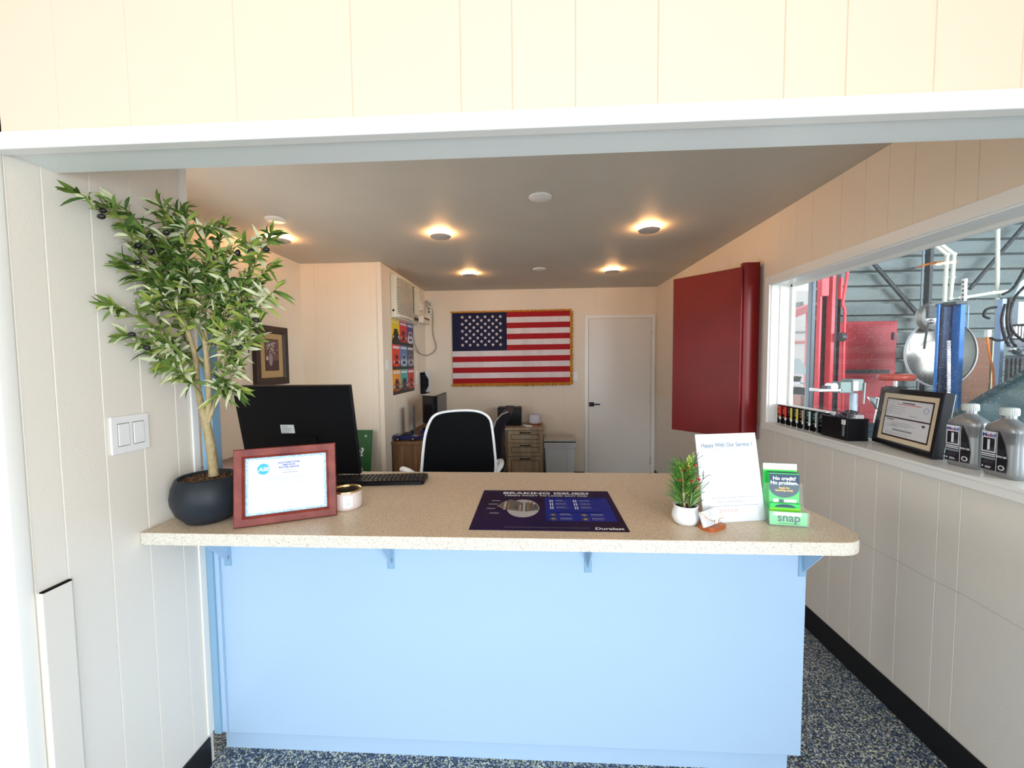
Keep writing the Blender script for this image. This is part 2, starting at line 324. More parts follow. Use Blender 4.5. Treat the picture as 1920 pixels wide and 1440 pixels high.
def bracket(x):
    b = MB(); T = Matrix.Translation((x, 1.443, HC - .038))
    b.box((-.013, -.004, -.20), (.013, 0, 0), blue2, T, bev=.001); b.box((-.013, -.17, -.004), (.013, 0, 0), blue2, T)
    b.add([(-.0, -.165, -.004), (0, -.004, -.004), (0, -.004, -.185), (.004, -.165, -.004), (.004, -.004, -.004), (.004, -.004, -.185)], [(0, 1, 2), (3, 5, 4), (0, 3, 4, 1), (1, 4, 5, 2), (2, 5, 3, 0)], blue, T)
    o = b.build('bracket', C); s_ = MB(); s_.sphere((0.004, -.006, -.165), .005, grey, T, n=8); s_.build('screw', o)
for x in (-1.165, -.535, .192, .94): bracket(x)
P_ = thing('blue_post', 'narrow blue post rising behind the countertop at the end of the left wall', 'post', (XL + .025, 1.445, HC))
b = MB(); b.box((-.022, -.012, 0), (.022, .03, .68), blue2, bev=.003); b.build('post_board', P_)

# ---------------------------------------------------------------- ceiling lamps and cover plates
glow = mat('warm_glow_ring', (1, .6, .25), .5, emit=(1, .53, .21), es=150)
lens = mat('unlit_lamp_face', (.62, .54, .48), .4)
def lamp():
    t = thing('ceiling_light', '', 'ceiling light', group=None)
    b = MB(); b.lathe([(.0, -.030), (.066, -.030), (.072, -.027), (.074, -.022), (.070, -.018), (0, -.018)], lens, 32); b.build('lamp_cover', t)
    b = MB(); b.lathe([(.058, -.001), (.062, -.0175)], glow, 32); b.build('light_ring', t); return t
LP = [((-.655, 2.905), 'puck light with warm glowing rim near the middle of the ceiling'),
      ((.797, 2.886), 'round puck light with warm glowing rim nearest the right wall and camera'),
      ((-.652, 4.209), 'small far puck light with warm rim above the flag near the back wall'),
      ((.794, 4.176), 'far puck light with warm rim above the white door'),
      ((-1.839, 2.905), 'puck light with warm rim half hidden behind the olive tree tip'),
      ((-1.93, 1.78), 'puck light whose glow shows just beyond the left wall edge, above the tree')]
l0 = lamp(); l0['label'] = LP[0][1]
for i, ((x, y), lb) in enumerate(LP):
    o = l0 if i == 0 else dup(l0, (0, 0, 0), lb)
    o.location = (x, y, ZC - .001); o['label'] = lb; o['group'] = 'puck lights on the ceiling'
    pass
for x, y, lb in ((.043, 2.323, 'white blank cover plate, largest and nearest on the ceiling'), (-1.631, 2.546, 'white blank cover plate on the ceiling above the olive tree'), (.06, 4.084, 'small far white cover plate between the two rear puck lights')):
    b = MB(); b.lathe([(0, -.008), (.06, -.008), (.064, -.005), (.065, 0), (0, 0)], mat('cover_plate_white', (.86, .84, .80), .5), 32); o = b.build('cover_plate'); o.location = (x, y, ZC); o['label'] = lb; o['category'] = 'cover plate'; o['group'] = 'ceiling cover plates'
# lobby ceiling lamps behind the visitor
def lobby(x, y):
    t = thing('lobby_light', 'warm round ceiling light in the lobby behind the visitor', 'ceiling light', (x, y, 2.95)); t['group'] = 'lobby lights'
    b = MB(); b.lathe([(.10, 0), (.10, -.03), (0, -.03)], mat('warm_lamp_face', (1, .8, .6), .5, emit=(1, .72, .42), es=6), 24); b.build('lamp_face', t)
    point('lobby_lamp', (x, y, 2.85), 2, (1, .70, .40), .1)
lobby(-.9, -.2); lobby(.7, -.2)

# ---------------------------------------------------------------- wall switches and outlets
def plate(name, label, cat, T, w_, h, rockers, m_=white):
    t = thing(name, label, cat); t.matrix_world = T
    b = MB(); b.box((-w_ / 2, -h / 2, 0), (w_ / 2, h / 2, .006), m_, bev=.002); b.build('cover', t)
    for k in range(rockers):
        x = (k - (rockers - 1) / 2) * .046; b = MB(); b.box((x - .0165, -.033, .004), (x + .0165, .033, .0085), m_, bev=.0015)
        b.box((x - .0175, -.0345, .0055), (x + .0175, .0345, .0066), dgrey); b.build('rocker', t)
    return t
plate('light_switch', 'white double rocker switch plate on the cream wall left of the tree', 'light switch', frame((XL + .0005, 1.169, 1.313), (0, 1, 0), (0, 0, 1)), .117, .112, 2)
t = plate('wall_switch', 'white single switch plate on the back wall beside the flag', 'light switch', frame((.518, YB, 1.328), (1, 0, 0), (0, 0, 1)), .07, .105, 1)
plate('thermostat', 'small white plate on the closet wall left of the car posters', 'switch', frame((-1.394, 3.80, 1.505), (0, 1, 0), (0, 0, 1)), .07, .09, 0)
plate('outlet_plate', 'narrow white plate on the closet wall behind the black monitors', 'outlet', frame((-1.394, 4.78, 1.345), (0, 1, 0), (0, 0, 1)), .07, .16, 0)

# ---------------------------------------------------------------- flag
F = thing('wall_flag', 'american flag with gold fringe hung on the back wall', 'flag', (-1.041, YB - .012, 1.242))
FW, FH = 1.507, .912
def fz(u): return .010 * u                       # slight rise to the right
def wv(u, v): return -.006 - .004 * math.sin(9 * u + 2 * v) - .003 * math.sin(23 * u - v)
def cloth(b, u0, u1, v0, v1, m_, off=0, n=30):
    vs = []; k = max(2, int(n * (u1 - u0) + 2))
    for i in range(k + 1):
        u = u0 + (u1 - u0) * i / k
        for v in (v0, v1): vs.append((u * FW, wv(u, v) - off, v * FH + fz(u)))
    b.add(vs, [(2 * i, 2 * i + 2, 2 * i + 3, 2 * i + 1) for i in range(k)], m_, smooth=True)
b = MB()
for i in range(13):
    v0 = 1 - (i + 1) / 13; v1 = 1 - i / 13; m_ = red if i % 2 == 0 else fwhite
    if i < 7: cloth(b, .465, 1, v0, v1, m_)
    else: cloth(b, 0, 1, v0, v1, m_)
cloth(b, 0, .465, 6 / 13, 1, navy)
cloth(b, 0, 1, 0, 1, fwhite, -.003)
def star(cx, cz, r, y): return [(cx + (r if k % 2 == 0 else r * .40) * math.sin(k * PI / 5), y, cz + (r if k % 2 == 0 else r * .40) * math.cos(k * PI / 5)) for k in range(10)]
for r_ in range(9):
    for c_ in range(6 if r_ % 2 == 0 else 5):
        x = .133 + .0975 * c_ + (.0488 if r_ % 2 else 0); v = .935 - r_ * .0487; u = x / FW
        p = star(x, v * FH + fz(u), .0250, wv(u, v) - .0025); b.add(p + [(x, p[0][1], v * FH + fz(u))], [(k, (k + 1) % 10, 10) for k in range(10)][::-1], fwhite)
b.build('cloth', F)
b = MB()
def strands(b, p0, p1, d, n, ln):
    for i in range(n):
        t_ = (i + random.uniform(-.3, .3)) / n; q = Vector(p0).lerp(Vector(p1), t_); a = (Vector(p1) - Vector(p0)).normalized() * .006
        e = q + Vector(d) * ln * random.uniform(.7, 1.05) + a * random.uniform(-.8, .8)
        b.add([q - a * .9, q + a * .9, e + a * .9, e - a * .7, q + Vector((0, -.004, 0)), e + Vector((0, -.005, 0))], [(0, 1, 2, 3), (0, 4, 5, 3), (1, 2, 5, 4)], goldf)
strands(b, (-.01, -.014, -.002), (FW + .01, -.014, .008), (0, 0, -1), 150, .038)
strands(b, (-.02, -.014, FH), (FW + .02, -.014, FH + .010), (.1, 0, 1), 150, .018)
strands(b, (FW, -.014, 0), (FW, -.014, FH + .01), (1, 0, -.1), 95, .034)
for p, q in (((0, -.012, 0), (FW, -.012, .01)), ((0, -.012, FH), (FW, -.012, FH + .01)), ((FW, -.012, 0), (FW, -.012, FH + .01))): b.tube([p, q], .006, goldf, 6)
b.build('fringe', F)

# ---------------------------------------------------------------- red wall cabinet with open door
R_ = thing('red_cabinet', 'tall deep red wall cabinet with its door standing open beside the window', 'cabinet', (1.46, 2.86, .985))
H_ = 1.17
b = MB(); b.box((-.02, 0, 0), (.075, .55, H_), redcab, bev=.006, seg=3); b.build('body', R_)
dv = Vector((1.085 - 1.405, 3.215 - 2.83, 0)); dl = dv.length; dv.normalize()
TD = frame((1.408 - 1.46, 2.83 - 2.86, 0), (dv.x, dv.y, 0), (0, 0, 1))   # x along door, z = outward normal side
b = MB(); b.box((0, 0.0, -.022), (dl, H_ - .015, .0), redcab, TD, bev=.004); b.build('door', R_)
b = MB(); TC = Matrix.Translation((-.026, -.012, 0))
b.prism([(-.028, -.012), (-.022, -.02), (-.012, -.024), (.078, -.024), (.078, .02), (-.028, .02)], -.005, H_ + .015, redcab, TC, True); b.build('side_return', R_)

# ---------------------------------------------------------------- olive tree on the counter
O = thing('olive_tree', 'artificial olive tree in a charcoal bowl pot on the left end of the counter', 'potted tree', (-1.108, 1.30, HC))
OX, OY = -1.108, 1.30
def loc(p): return (p[0] - OX, p[1] - OY, p[2] - HC)
b = MB(); b.lathe([(0, 0), (.055, 0), (.066, .004), (.092, .035), (.104, .070), (.105, .092), (.100, .122), (.089, .148), (.084, .152), (.079, .148), (.080, .13), (0, .13)], potb, 48); b.build('pot', O)
b = MB(); b.lathe([(0, .143), (.05, .141), (.081, .137)], soil, 32)
for i in range(150):
    a, r = random.random() * 2 * PI, .076 * math.sqrt(random.random()); b.sphere((r * math.cos(a), r * math.sin(a), .142), random.uniform(.003, .006), soil, n=6, sc=(1, 1, .7))
b.build('gravel', O)
def wally(px): return .857 + px * .00141
def P3(px, py, y):
    if px < 335: y = min(y, wally(px) - .035)
    return Vector(loc(at(px, py, y)))
def smooth(pts, k=4):
    out = []
    for i in range(len(pts) - 1):
        p0 = pts[max(i - 1, 0)]; p1 = pts[i]; p2 = pts[i + 1]; p3 = pts[min(i + 2, len(pts) - 1)]
        for j in range(k):
            t = j / k; out.append(.5 * ((2 * p1) + (-p0 + p2) * t + (2 * p0 - 5 * p1 + 4 * p2 - p3) * t * t + (-p0 + 3 * p1 - 3 * p2 + p3) * t ** 3))
    out.append(pts[-1]); return out
trunks = [([(401, 892), (397, 850), (390, 810), (386, 790)], 1.30, 1.30, .0145, .0125), ([(388, 795), (376, 755), (369, 710), (366, 670), (355, 630), (338, 580), (318, 520)], 1.30, 1.26, .0105, .005),
          ([(387, 795), (392, 755), (390, 700), (385, 640), (382, 580), (379, 545)], 1.30, 1.31, .0095, .0075), ([(389, 798), (400, 765), (413, 720), (428, 660), (441, 600)], 1.30, 1.28, .006, .003)]
b = MB()
for pts, ya, yb, ra, rb in trunks:
    q = smooth([P3(x, y, ya + (yb - ya) * i / (len(pts) - 1)) for i, (x, y) in enumerate(pts)]); n = len(q)
    b.tube(q, [ra + (rb - ra) * i / (n - 1) + random.uniform(-.0006, .0006) for i in range(n)], bark, 10)
b.build('trunk', O)
TW = [([(350, 620), (300, 540), (258, 470), (218, 405), (178, 380), (148, 362)], 1.26, 1.0), ([(335, 590), (300, 490), (262, 420), (222, 385)], 1.25, 1.14), ([(335, 580), (318, 490), (312, 420), (305, 388)], 1.27, 1.22),
      ([(365, 570), (352, 500), (348, 440), (352, 405)], 1.28, 1.22), ([(382, 560), (388, 490), (385, 440), (400, 425)], 1.30, 1.26), ([(382, 590), (415, 520), (440, 465), (470, 455)], 1.30, 1.30),
      ([(441, 600), (455, 545), (478, 495), (498, 455), (508, 440)], 1.28, 1.24), ([(430, 650), (460, 600), (490, 565), (515, 545)], 1.28, 1.24), ([(428, 660), (460, 632), (488, 606)], 1.28, 1.26),
      ([(360, 690), (320, 645), (285, 608), (245, 590), (212, 572)], 1.28, 1.10), ([(366, 705), (322, 662), (280, 640), (245, 630)], 1.28, 1.15), ([(369, 722), (335, 695), (300, 672), (280, 655)], 1.28, 1.2),
      ([(366, 690), (330, 650), (300, 610), (288, 570)], 1.29, 1.2), ([(402, 765), (422, 725), (440, 700), (448, 688)], 1.29, 1.25), ([(408, 745), (432, 728), (450, 728)], 1.29, 1.27),
      ([(380, 640), (345, 565), (300, 520), (258, 492)], 1.30, 1.17), ([(345, 605), (300, 560), (262, 520), (240, 500)], 1.27, 1.15), ([(400, 650), (420, 595), (430, 540), (424, 500)], 1.3, 1.3),
      ([(425, 680), (450, 655), (476, 640)], 1.28, 1.26), ([(390, 700), (350, 640), (335, 585), (320, 545)], 1.31, 1.33), ([(378, 600), (350, 540), (325, 500), (300, 460)], 1.30, 1.30),
      ([(390, 660), (405, 600), (400, 550), (395, 510)], 1.30, 1.34), ([(398, 700), (430, 640), (455, 575), (462, 530)], 1.3, 1.33), ([(386, 640), (365, 590), (345, 560), (330, 548)], 1.3, 1.24),
      ([(404, 760), (420, 700), (428, 650), (420, 620)], 1.29, 1.22), ([(376, 740), (350, 705), (335, 690), (318, 688)], 1.28, 1.24), ([(440, 610), (470, 555), (488, 520), (505, 505)], 1.29, 1.29),
      ([(360, 540), (325, 470), (285, 440), (255, 430)], 1.27, 1.18), ([(385, 560), (405, 500), (412, 455), (420, 430)], 1.31, 1.33), ([(370, 570), (335, 460), (330, 410), (340, 395)], 1.29, 1.3)]
b = MB(); lf = MB(); ends = []
def leaf(p, d, L_, wd, m_, droop):
    d = d.normalized(); side = d.cross(Vector((random.uniform(-.6, .6), -1, random.uniform(-.3, .8)))).normalized(); up = side.cross(d)
    c = []
    for t in (0, .25, .55, .8, 1.0):
        q = p + d * (L_ * t) + Vector((0, 0, -droop * t * t)) + up * (.004 * math.sin(PI * t)); h = wd * (0.12, .8, 1, .65, .03)[(0, .25, .55, .8, 1.0).index(t)]
        fold = up * (h * .35); c.append((q - side * h + fold, q, q + side * h + fold))
    vs = [x for t in c for x in t]
    vs = [Vector((max(v.x, XL - OX + .004), v.y, min(v.z, 2.015 - HC) if v.y + OY < 1.03 else v.z)) for v in vs]
    fs = []
    for i in range(4): fs += [(3 * i, 3 * i + 1, 3 * i + 4, 3 * i + 3), (3 * i + 1, 3 * i + 2, 3 * i + 5, 3 * i + 4)]
    lf.add(vs, fs, m_, smooth=True)
for ti, (pts, ya, yb) in enumerate(TW):
    q = smooth([P3(x, y, ya + (yb - ya) * i / (len(pts) - 1)) for i, (x, y) in enumerate(pts)], 5); n = len(q)
    b.tube(q, [.0034 - .0024 * i / (n - 1) for i in range(n)], twig, 6); ends.append(q)
    yl = at(pts[-1][0], pts[-1][1], 1.2).z; pale = .16 if yl > 1.75 else .42
    acc = 0; tot = sum((q[i + 1] - q[i]).length for i in range(n - 1)); run = 0
    for i in range(1, n):
        seg = q[i] - q[i - 1]; run += seg.length; acc += seg.length
        if run / tot < .22: continue
        while acc > (.013 if ti == 0 else .0066):
            acc -= (.013 if ti == 0 else .0066)
            for _ in range(2 if random.random() < .6 else 1):
                rd = Vector((random.uniform(-1, 1), random.uniform(-.9, .5), random.uniform(-.8, .6)))
                d = seg.normalized() * .55 + rd * .95
                k = random.random(); m_ = leafC if k < pale else leafD if k < pale + .15 else leafB if k < pale + .15 + .33 else leafA
                leaf(q[i], d, random.uniform(.040, .074), random.uniform(.0040, .0070), m_, random.uniform(0, .026))
    for _ in range(3): leaf(q[-1], (q[-1] - q[-2]).normalized() + Vector((random.uniform(-.4, .4), random.uniform(-.4, .2), random.uniform(-.4, .4))), .055, .006, leafD if random.random() < .4 else leafB, .004)
b.build('twigs', O); o = lf.build('foliage', O); o['kind'] = 'stuff'
for px, py, y, a in ((192, 395, 1.06, .1), (190, 406, 1.05, .1), (258, 461, 1.15, .3), (258, 492, 1.15, .2), (284, 472, 1.16, .9), (312, 436, 1.17, .2), (280, 442, 1.18, .5), (247, 627, 1.13, 0), (275, 652, 1.16, .1),
                     (446, 474, 1.24, 1.4), (470, 471, 1.24, .5), (499, 468, 1.23, .1), (480, 600, 1.24, -.3), (450, 652, 1.24, .1), (478, 600, 1.25, .2)):
    p = P3(px, py, y); b = MB(); b.sphere((0, 0, 0), .0075, olive, Matrix.Translation(p) @ Matrix.Rotation(-a, 4, 'Y'), sc=(1.5, 1, 1), n=12)
    nq = min((v for q in ends for v in q), key=lambda v: (v - p).length); b.tube([p, (p + nq) / 2 + Vector((0, 0, .004)), nq], .0008, twig, 5); b.build('olive', O)

# ---------------------------------------------------------------- framed certificate on the counter
def lean(loc_, xdir, back, name, label, cat):     # an upright leaning thing: local x along its foot, y up its face, z towards the viewer
    t = thing(name, label, cat); xd = Vector((xdir[0], xdir[1], 0)).normalized(); n = Vector((xd.y, -xd.x, 0))
    t.matrix_world = frame(loc_, xd, Vector((0, 0, 1)) * math.cos(back) - n * math.sin(back)); return t
def picframe(b, w_, h, fw, dep, m_, prof=.006):
    o = [(0, 0), (w_, 0), (w_, h), (0, h)]; i_ = [(fw, fw), (w_ - fw, fw), (w_ - fw, h - fw), (fw, h - fw)]
    for k in range(4):
        k2 = (k + 1) % 4; a, c, d, e = o[k], o[k2], i_[k2], i_[k]; ma = tuple((a[j] * .25 + e[j] * .75) for j in (0, 1)); mc = tuple((c[j] * .25 + d[j] * .75) for j in (0, 1))
        vs = [(*a, -dep), (*c, -dep), (*a, -.003), (*c, -.003), (*[a[j] + (e[j] - a[j]) * .08 for j in (0, 1)], 0), (*[c[j] + (d[j] - c[j]) * .08 for j in (0, 1)], 0), (*ma, 0), (*mc, 0), (*e, -prof), (*d, -prof), (*e, -dep), (*d, -dep)]
        b.add(vs, [(0, 1, 3, 2), (2, 3, 5, 4), (4, 5, 7, 6), (6, 7, 9, 8), (8, 9, 11, 10), (10, 11, 1, 0)], m_)
CW, CHH = .304, .248
t = lean((-.958, 1.213, HC + .0035), (.276, .126), math.radians(9), 'certificate_frame', 'cherry wood framed certificate with blue seal leaning on the counter beside the tree pot', 'framed certificate')
b = MB(); picframe(b, CW, CHH, .031, .018, cherry); b.build('frame', t)
b = MB(); b.box((.02, .02, -.0175), (CW - .02, CHH - .02, -.0125), dkwood); b.build('backing', t)
b = MB(); Z = -.0115; b.rect(.031, .031, CW - .031, CHH - .031, Z - .0006, paperb); b.rect(.040, .039, CW - .040, CHH - .039, Z - .0003, paper)
cx = .083; cy = .178
b.poly([(cx + (.0195 if k % 2 else .0170) * math.cos(k * PI / 24), cy + (.0195 if k % 2 else .0170) * math.sin(k * PI / 24)) for k in range(48)], Z, mat('seal_blue', (.02, .42, .78), .4))
b.text('ASE', .0165, paper, cx, cy - .006, Z + .0003, sx=1.15, bold=.0006, shear=.3)
iv = mat('violet_blue_ink', (.14, .17, .50), .5)
for i, tx in enumerate(('AUTOMOTIVE', 'SERVICE', 'EXCELLENCE')): b.text(tx, .0070, iv, .158, .192 - i * .0078, Z, sx=1.45, bold=.0004)
b.lines(.140, .178, .203, 1, .01, .001, inkg, Z, rnd=0); b.lines(.143, .173, .168, 1, .01, .0016, inkg, Z, rnd=0); b.lines(.136, .184, .160, 1, .01, .0020, inkg, Z, rnd=0)
b.lines(.083, .225, .148, 3, .0045, .0008, inkg, Z, rnd=.3); b.text('AUTOMOBILE TECHNICIAN', .0052, inkg, .156, .128, Z, sx=1.25)
b.lines(.083, .140, .118, 2, .007, .0008, inkg, Z); b.lines(.195, .220, .121, 1, .01, .001, inkg, Z); b.lines(.083, .228, .105, 1, .01, .0004, inkg, Z, rnd=0); b.lines(.10, .19, .062, 1, .01, .0008, inkg, Z, rnd=0); b.lines(.15, .19, .056, 1, .01, .0008, inkg, Z, rnd=0); b.lines(.078, .10, .052, 2, .005, .0007, inkg, Z)
b.build('certificate', t)
b = MB(); b.box((.12, .02, -.022), (.18, .17, -.0178), dkwood, Matrix.Translation((0, 0, 0))); b.add([(.13, .16, -.02), (.17, .16, -.02), (.17, .012, -.062), (.13, .012, -.062)], [(0, 1, 2, 3)], dkwood); b.build('easel_back', t)

# ---------------------------------------------------------------- candle
t = thing('candle_tin', 'pinkish white candle tin with gold rim beside the certificate frame', 'candle', (-.688, 1.428, HC), math.radians(-60))
b = MB(); b.lathe([(0, 0), (.047, 0), (.052, .004), (.053, .012), (.053, .064), (.0505, .064), (.050, .05), (0, .05)], mat('blush_tin', (.80, .68, .64), .35), 40); b.build('tin', t)
b = MB(); b.lathe([(.0535, .063), (.0540, .067), (.0525, .070), (.0500, .068), (.050, .056)], gold, 40); b.build('rim', t)
b = MB(); b.lathe([(0, .062), (.050, .062)], black, 32); b.build('dark_wax', t)
b = MB()
for a0, a1, z0, z1, rr, m_ in ((-.30, .30, .012, .054, .0535, white),): b.lathe([(rr, z0), (rr, z1)], m_, 12, a0=a0, a1=a1)
for z in (.045, .038, .031, .027, .023): b.lathe([(.0538, z), (.0538, z + .0008)], inkg, 6, a0=-.12, a1=.12)
b.build('label', t)

# ---------------------------------------------------------------- monitor on the counter
t = lean((-.835, 1.86, HC + .001), (1, .03), math.radians(-9), 'computer_monitor', 'large black monitor seen from behind on the counter behind the certificate', 'monitor')
t.matrix_world = frame((-1.338, 1.805, HC + .012), (1, .0, 0), (0, -.20, 1))
MW, MH = .535, .425
b = MB(); b.box((0, 0, -.028), (MW, MH, -.004), blk, bev=.004); b.box((.003, .003, -.006), (MW - .003, MH - .003, 0), blkm, bev=.002); b.build('back_shell', t)
b = MB(); b.box((.006, .012, -.0295), (MW - .006, MH - .006, -.0275), mat('screen_black', (.005, .005, .006), .1)); b.build('screen', t)
b = MB(); b.box((.195, .205, 0), (.258, .245, .0012), mat('silver_sticker', (.55, .58, .60), .35)); b.lines(.200, .25, .236, 4, .009, .002, ink, .0016, rnd=.6); b.build('sticker', t)
b = MB(); b.box((.2, .10, 0), (.36, .19, .012), blkm, bev=.004); b.build('stand_mount', t)
b = MB(); b.box((-1.22, 1.785, HC), (-.93, 1.90, HC + .012), blkm, bev=.004); b.box((-1.11, 1.812, HC + .01), (-1.04, 1.832, HC + .12), blkm); o = b.build('stand', t); o.matrix_parent_inverse = t.matrix_world.inverted()

# ---------------------------------------------------------------- keyboard
kx, ky = Vector((-.9, 1.655, HC)), Vector((1, .085, 0)).normalized()
t = thing('keyboard', 'black computer keyboard on the counter in front of the monitor', 'keyboard', kx, math.atan2(.0, 1) + .10)
b = MB(); b.prism([(0, 0), (.415, 0), (.425, .01), (.425, .125), (.415, .135), (0, .135)], .002, .014, blk); b.box((.01, .11, .0), (.42, .13, .010), blk); b.build('body', t)
b = MB(); k_ = mat('key_black', (.016, .016, .018), .3)
for r in range(6):
    y = .010 + r * .0195; x = .008
    while x < .41:
        w_ = .0165 if not (r == 0 and .09 < x < .12) else .10
        b.box((x, y, .014), (min(x + w_, .418), y + .0165, .0195), k_, bev=.002, seg=1); x += w_ + .0028
b.build('keys', t)

# ---------------------------------------------------------------- counter mat poster
t = thing('counter_mat', 'dark navy brake information mat lying flat on the counter', 'counter mat'); t.matrix_world = frame((-.207, 1.238, HC + .0002), (.498, -.002, 0), (0, 1, 0))
MWx, MHy = .499, .388
dk = mat('mat_dark_violet', (.012, .006, .060), .5, spec=.12, noise=(3, (.012, .003, .022), .35, .65, S1)); nb = mat('mat_royal_blue', (.004, .018, .26), .5, spec=.12); Z = .0022
b = MB(); b.box((0, 0, 0), (MWx, MHy, .002), dk); b.rect(.245, .075, .478, .305, Z, nb)
b.text('BRAKING ISSUES?', .034, paper, .250, .343, Z, sx=1.30, bold=.0012); b.text("HERE'S WHAT TO LOOK OUT FOR", .0205, paper, .250, .318, Z, sx=1.0, bold=.0006)
b.text('Duralast', .025, paper, .440, .010, Z, sx=1.05, bold=.0007, shear=.1)
b.text('ABNORMAL BRAKE PAD WEAR PATTERNS', .0088, paper, .355, .289, Z, sx=1.1, bold=.0002); b.text('ABNORMAL ROTOR WEAR PATTERNS', .0088, paper, .365, .150, Z, sx=1.1, bold=.0002)
for j in range(3):
    for i in range(2):
        x = .262 + i * .088; y = .262 - j * .035
        for k in range(2): b.box((x + k * .008, y - .008, Z), (x + k * .008 + .004, y + .016, Z + .0004), paper)
        b.lines(x + .022, x + .06, y + .01, 1, .01, .0022, paper, Z + .0003, rnd=.3); b.lines(x + .022, x + .072, y + .003, 2, .006, .0012, inkg, Z + .0003, rnd=.3)
for j in range(2):
    for i in range(2):
        x = .27 + i * .105; y = .128 - j * .036; b.disc(x, y, .013, Z + .0003, dgrey); b.disc(x, y, .006, Z + .0006, silver)
        b.lines(x + .022, x + .065, y + .006, 1, .01, .0022, paper, Z + .0003, rnd=.3); b.lines(x + .022, x + .07, y - .001, 2, .006, .0012, inkg, Z + .0003, rnd=.3)
pg = mat('printed_light_grey', (.45, .45, .46), .4); pgd = mat('printed_dark_grey', (.10, .10, .11), .4); pbr = mat('printed_rust', (.28, .14, .06), .4)
b.disc(.165, .190, .058, Z + .0002, pg, n=40, ry=.088); b.disc(.170, .200, .040, Z + .0004, pgd, n=30, ry=.045)
b.poly([(.070, .205), (.085, .245), (.115, .280), (.150, .255), (.175, .225), (.220, .215), (.220, .170), (.175, .155), (.13, .165), (.09, .180)], Z + .0006, pgd)
for i in range(9): x = .095 + i * .014; b.box((x, .17 + .02 * math.sin(i), Z + .0006), (x + .007, .235 + .02 * math.cos(i), Z + .0009), (pg, pbr, pgd, dgrey, silver)[i % 5])
b.poly([(.068, .200), (.10, .185), (.14, .170), (.14, .175), (.10, .192), (.072, .208)], Z + .001, pbr)
for i, (x, y) in enumerate(((.045, .262), (.037, .225), (.035, .180), (.05, .137))): b.lines(x, x + .034, y, 1, .01, .0035, paper, Z, rnd=.1)
b.lines(.11, .38, .020, 1, .01, .0016, inkg, Z, rnd=0)
b.build('printed_mat', t)

# ---------------------------------------------------------------- small winter plant
t = thing('small_plant', 'pine sprig with red berries in small white pot at right of counter', 'potted plant', (.488, 1.315, HC))
b = MB(); b.lathe([(0, 0), (.028, 0), (.036, .006), (.042, .022), (.041, .036), (.036, .050), (.036, .056), (.0385, .060), (.0365, .062), (.034, .059), (.034, .05), (0, .05)], white, 36); b.build('pot', t)
b = MB(); b.lathe([(0, .054), (.034, .053)], mat('dark_soil', (.025, .014, .008), .9), 24); b.build('soil', t)
b = MB(); b.tube([(-.006, -.005, .05), (-.012, -.012, .10), (-.016, -.012, .15), (-.018, -.01, .185)], [.0045, .004, .0035, .002], bark, 8)
b.tube([(.008, 0, .05), (.010, .0, .1), (.006, .0, .15)], .002, twig, 6); b.build('stems', t)
n1 = mat('pine_needle_dark', (.035, .12, .018), .5); n2 = mat('pine_needle_green', (.10, .26, .03), .5); n3 = mat('cedar_yellow_green', (.50, .60, .10), .5); n4 = mat('needle_pale', (.45, .58, .32), .5)
b = MB()
def needle(b, p, d, L_, m_, r=.0011):
    d = Vector(d).normalized(); s_ = d.cross(Vector((random.uniform(-1, 1), -1, random.uniform(-1, 1)))).normalized() * r; p = Vector(p); q = p + d * L_ * .6 + Vector((0, 0, -.002)); e = p + d * L_ + Vector((0, 0, -L_ * .12))
    b.add([p - s_, p + s_, q + s_, q - s_, e], [(0, 1, 2, 3), (3, 2, 4)], m_)
for i in range(420):
    t_ = random.random() ** .8; z = .06 + .125 * t_; a = random.random() * 2 * PI; L_ = random.uniform(.035, .075); up = random.uniform(.5, 1.5)
    needle(b, (-.012 + .004 * math.cos(a), -.008, z), (math.cos(a) * 1, math.sin(a) * .8, up), L_, (n1, n2, n1, n2)[i % 4])
for i in range(300):
    t_ = random.random(); z = .05 + .06 * t_; a = random.random() * 2 * PI; needle(b, (.012, 0, z), (.55 + .7 * math.cos(a), math.sin(a) * .8, .9 + random.random()), random.uniform(.035, .075), (n2, n4, n2, n1)[i % 4])
b.build('pine_needles', t)['kind'] = 'stuff'
b = MB()
for k in range(15):
    x0 = random.uniform(-.004, .02); p = Vector((x0, -.004, .09)); tip = Vector((x0 + random.uniform(-.035, .014), -.008 + random.uniform(-.01, .01), random.uniform(.175, .235)))
    q = [p, p.lerp(tip, .5) + Vector((.006, 0, 0)), tip]; b.tube(smooth(q, 5), .0018, n3 if k % 4 else n2, 5)
    for j in range(14): u = random.uniform(.35, 1); c = p.lerp(tip, u); needle(b, c, (random.uniform(-.7, .7), random.uniform(-.4, .3), .9), .014, n3, .0014)
b.build('cedar_sprig', t)['kind'] = 'stuff'
b = MB()
for q in ([(.01, 0, .06), (.03, -.006, .13), (.026, -.01, .165), (.010, -.012, .185), (.02, -.012, .205), (.047, -.014, .225)], [(.01, -.012, .185), (.022, -.012, .2), (.032, -.014, .235)], [(.03, -.006, .12), (.048, -.01, .145), (.05, -.012, .175)],
          [(.048, -.01, .145), (.06, -.012, .158), (.072, -.012, .162)], [(.03, -.008, .10), (.055, -.012, .125), (.068, -.012, .14)], [(.05, -.012, .15), (.045, -.012, .17)]): b.tube(smooth([Vector(p) for p in q], 3), .0009, dgrey, 5)
b.build('black_twigs', t)
br = mat('berry_red', (.62, .012, .012), .18)
for p in ((-.026, -.016, .145), (-.013, -.016, .178), (-.002, -.016, .186), (.022, -.018, .193), (.012, -.016, .142), (.034, -.018, .148), (.026, -.018, .122)):
    b = MB(); b.sphere(p, .0046, br, n=12); b.build('berry', t)

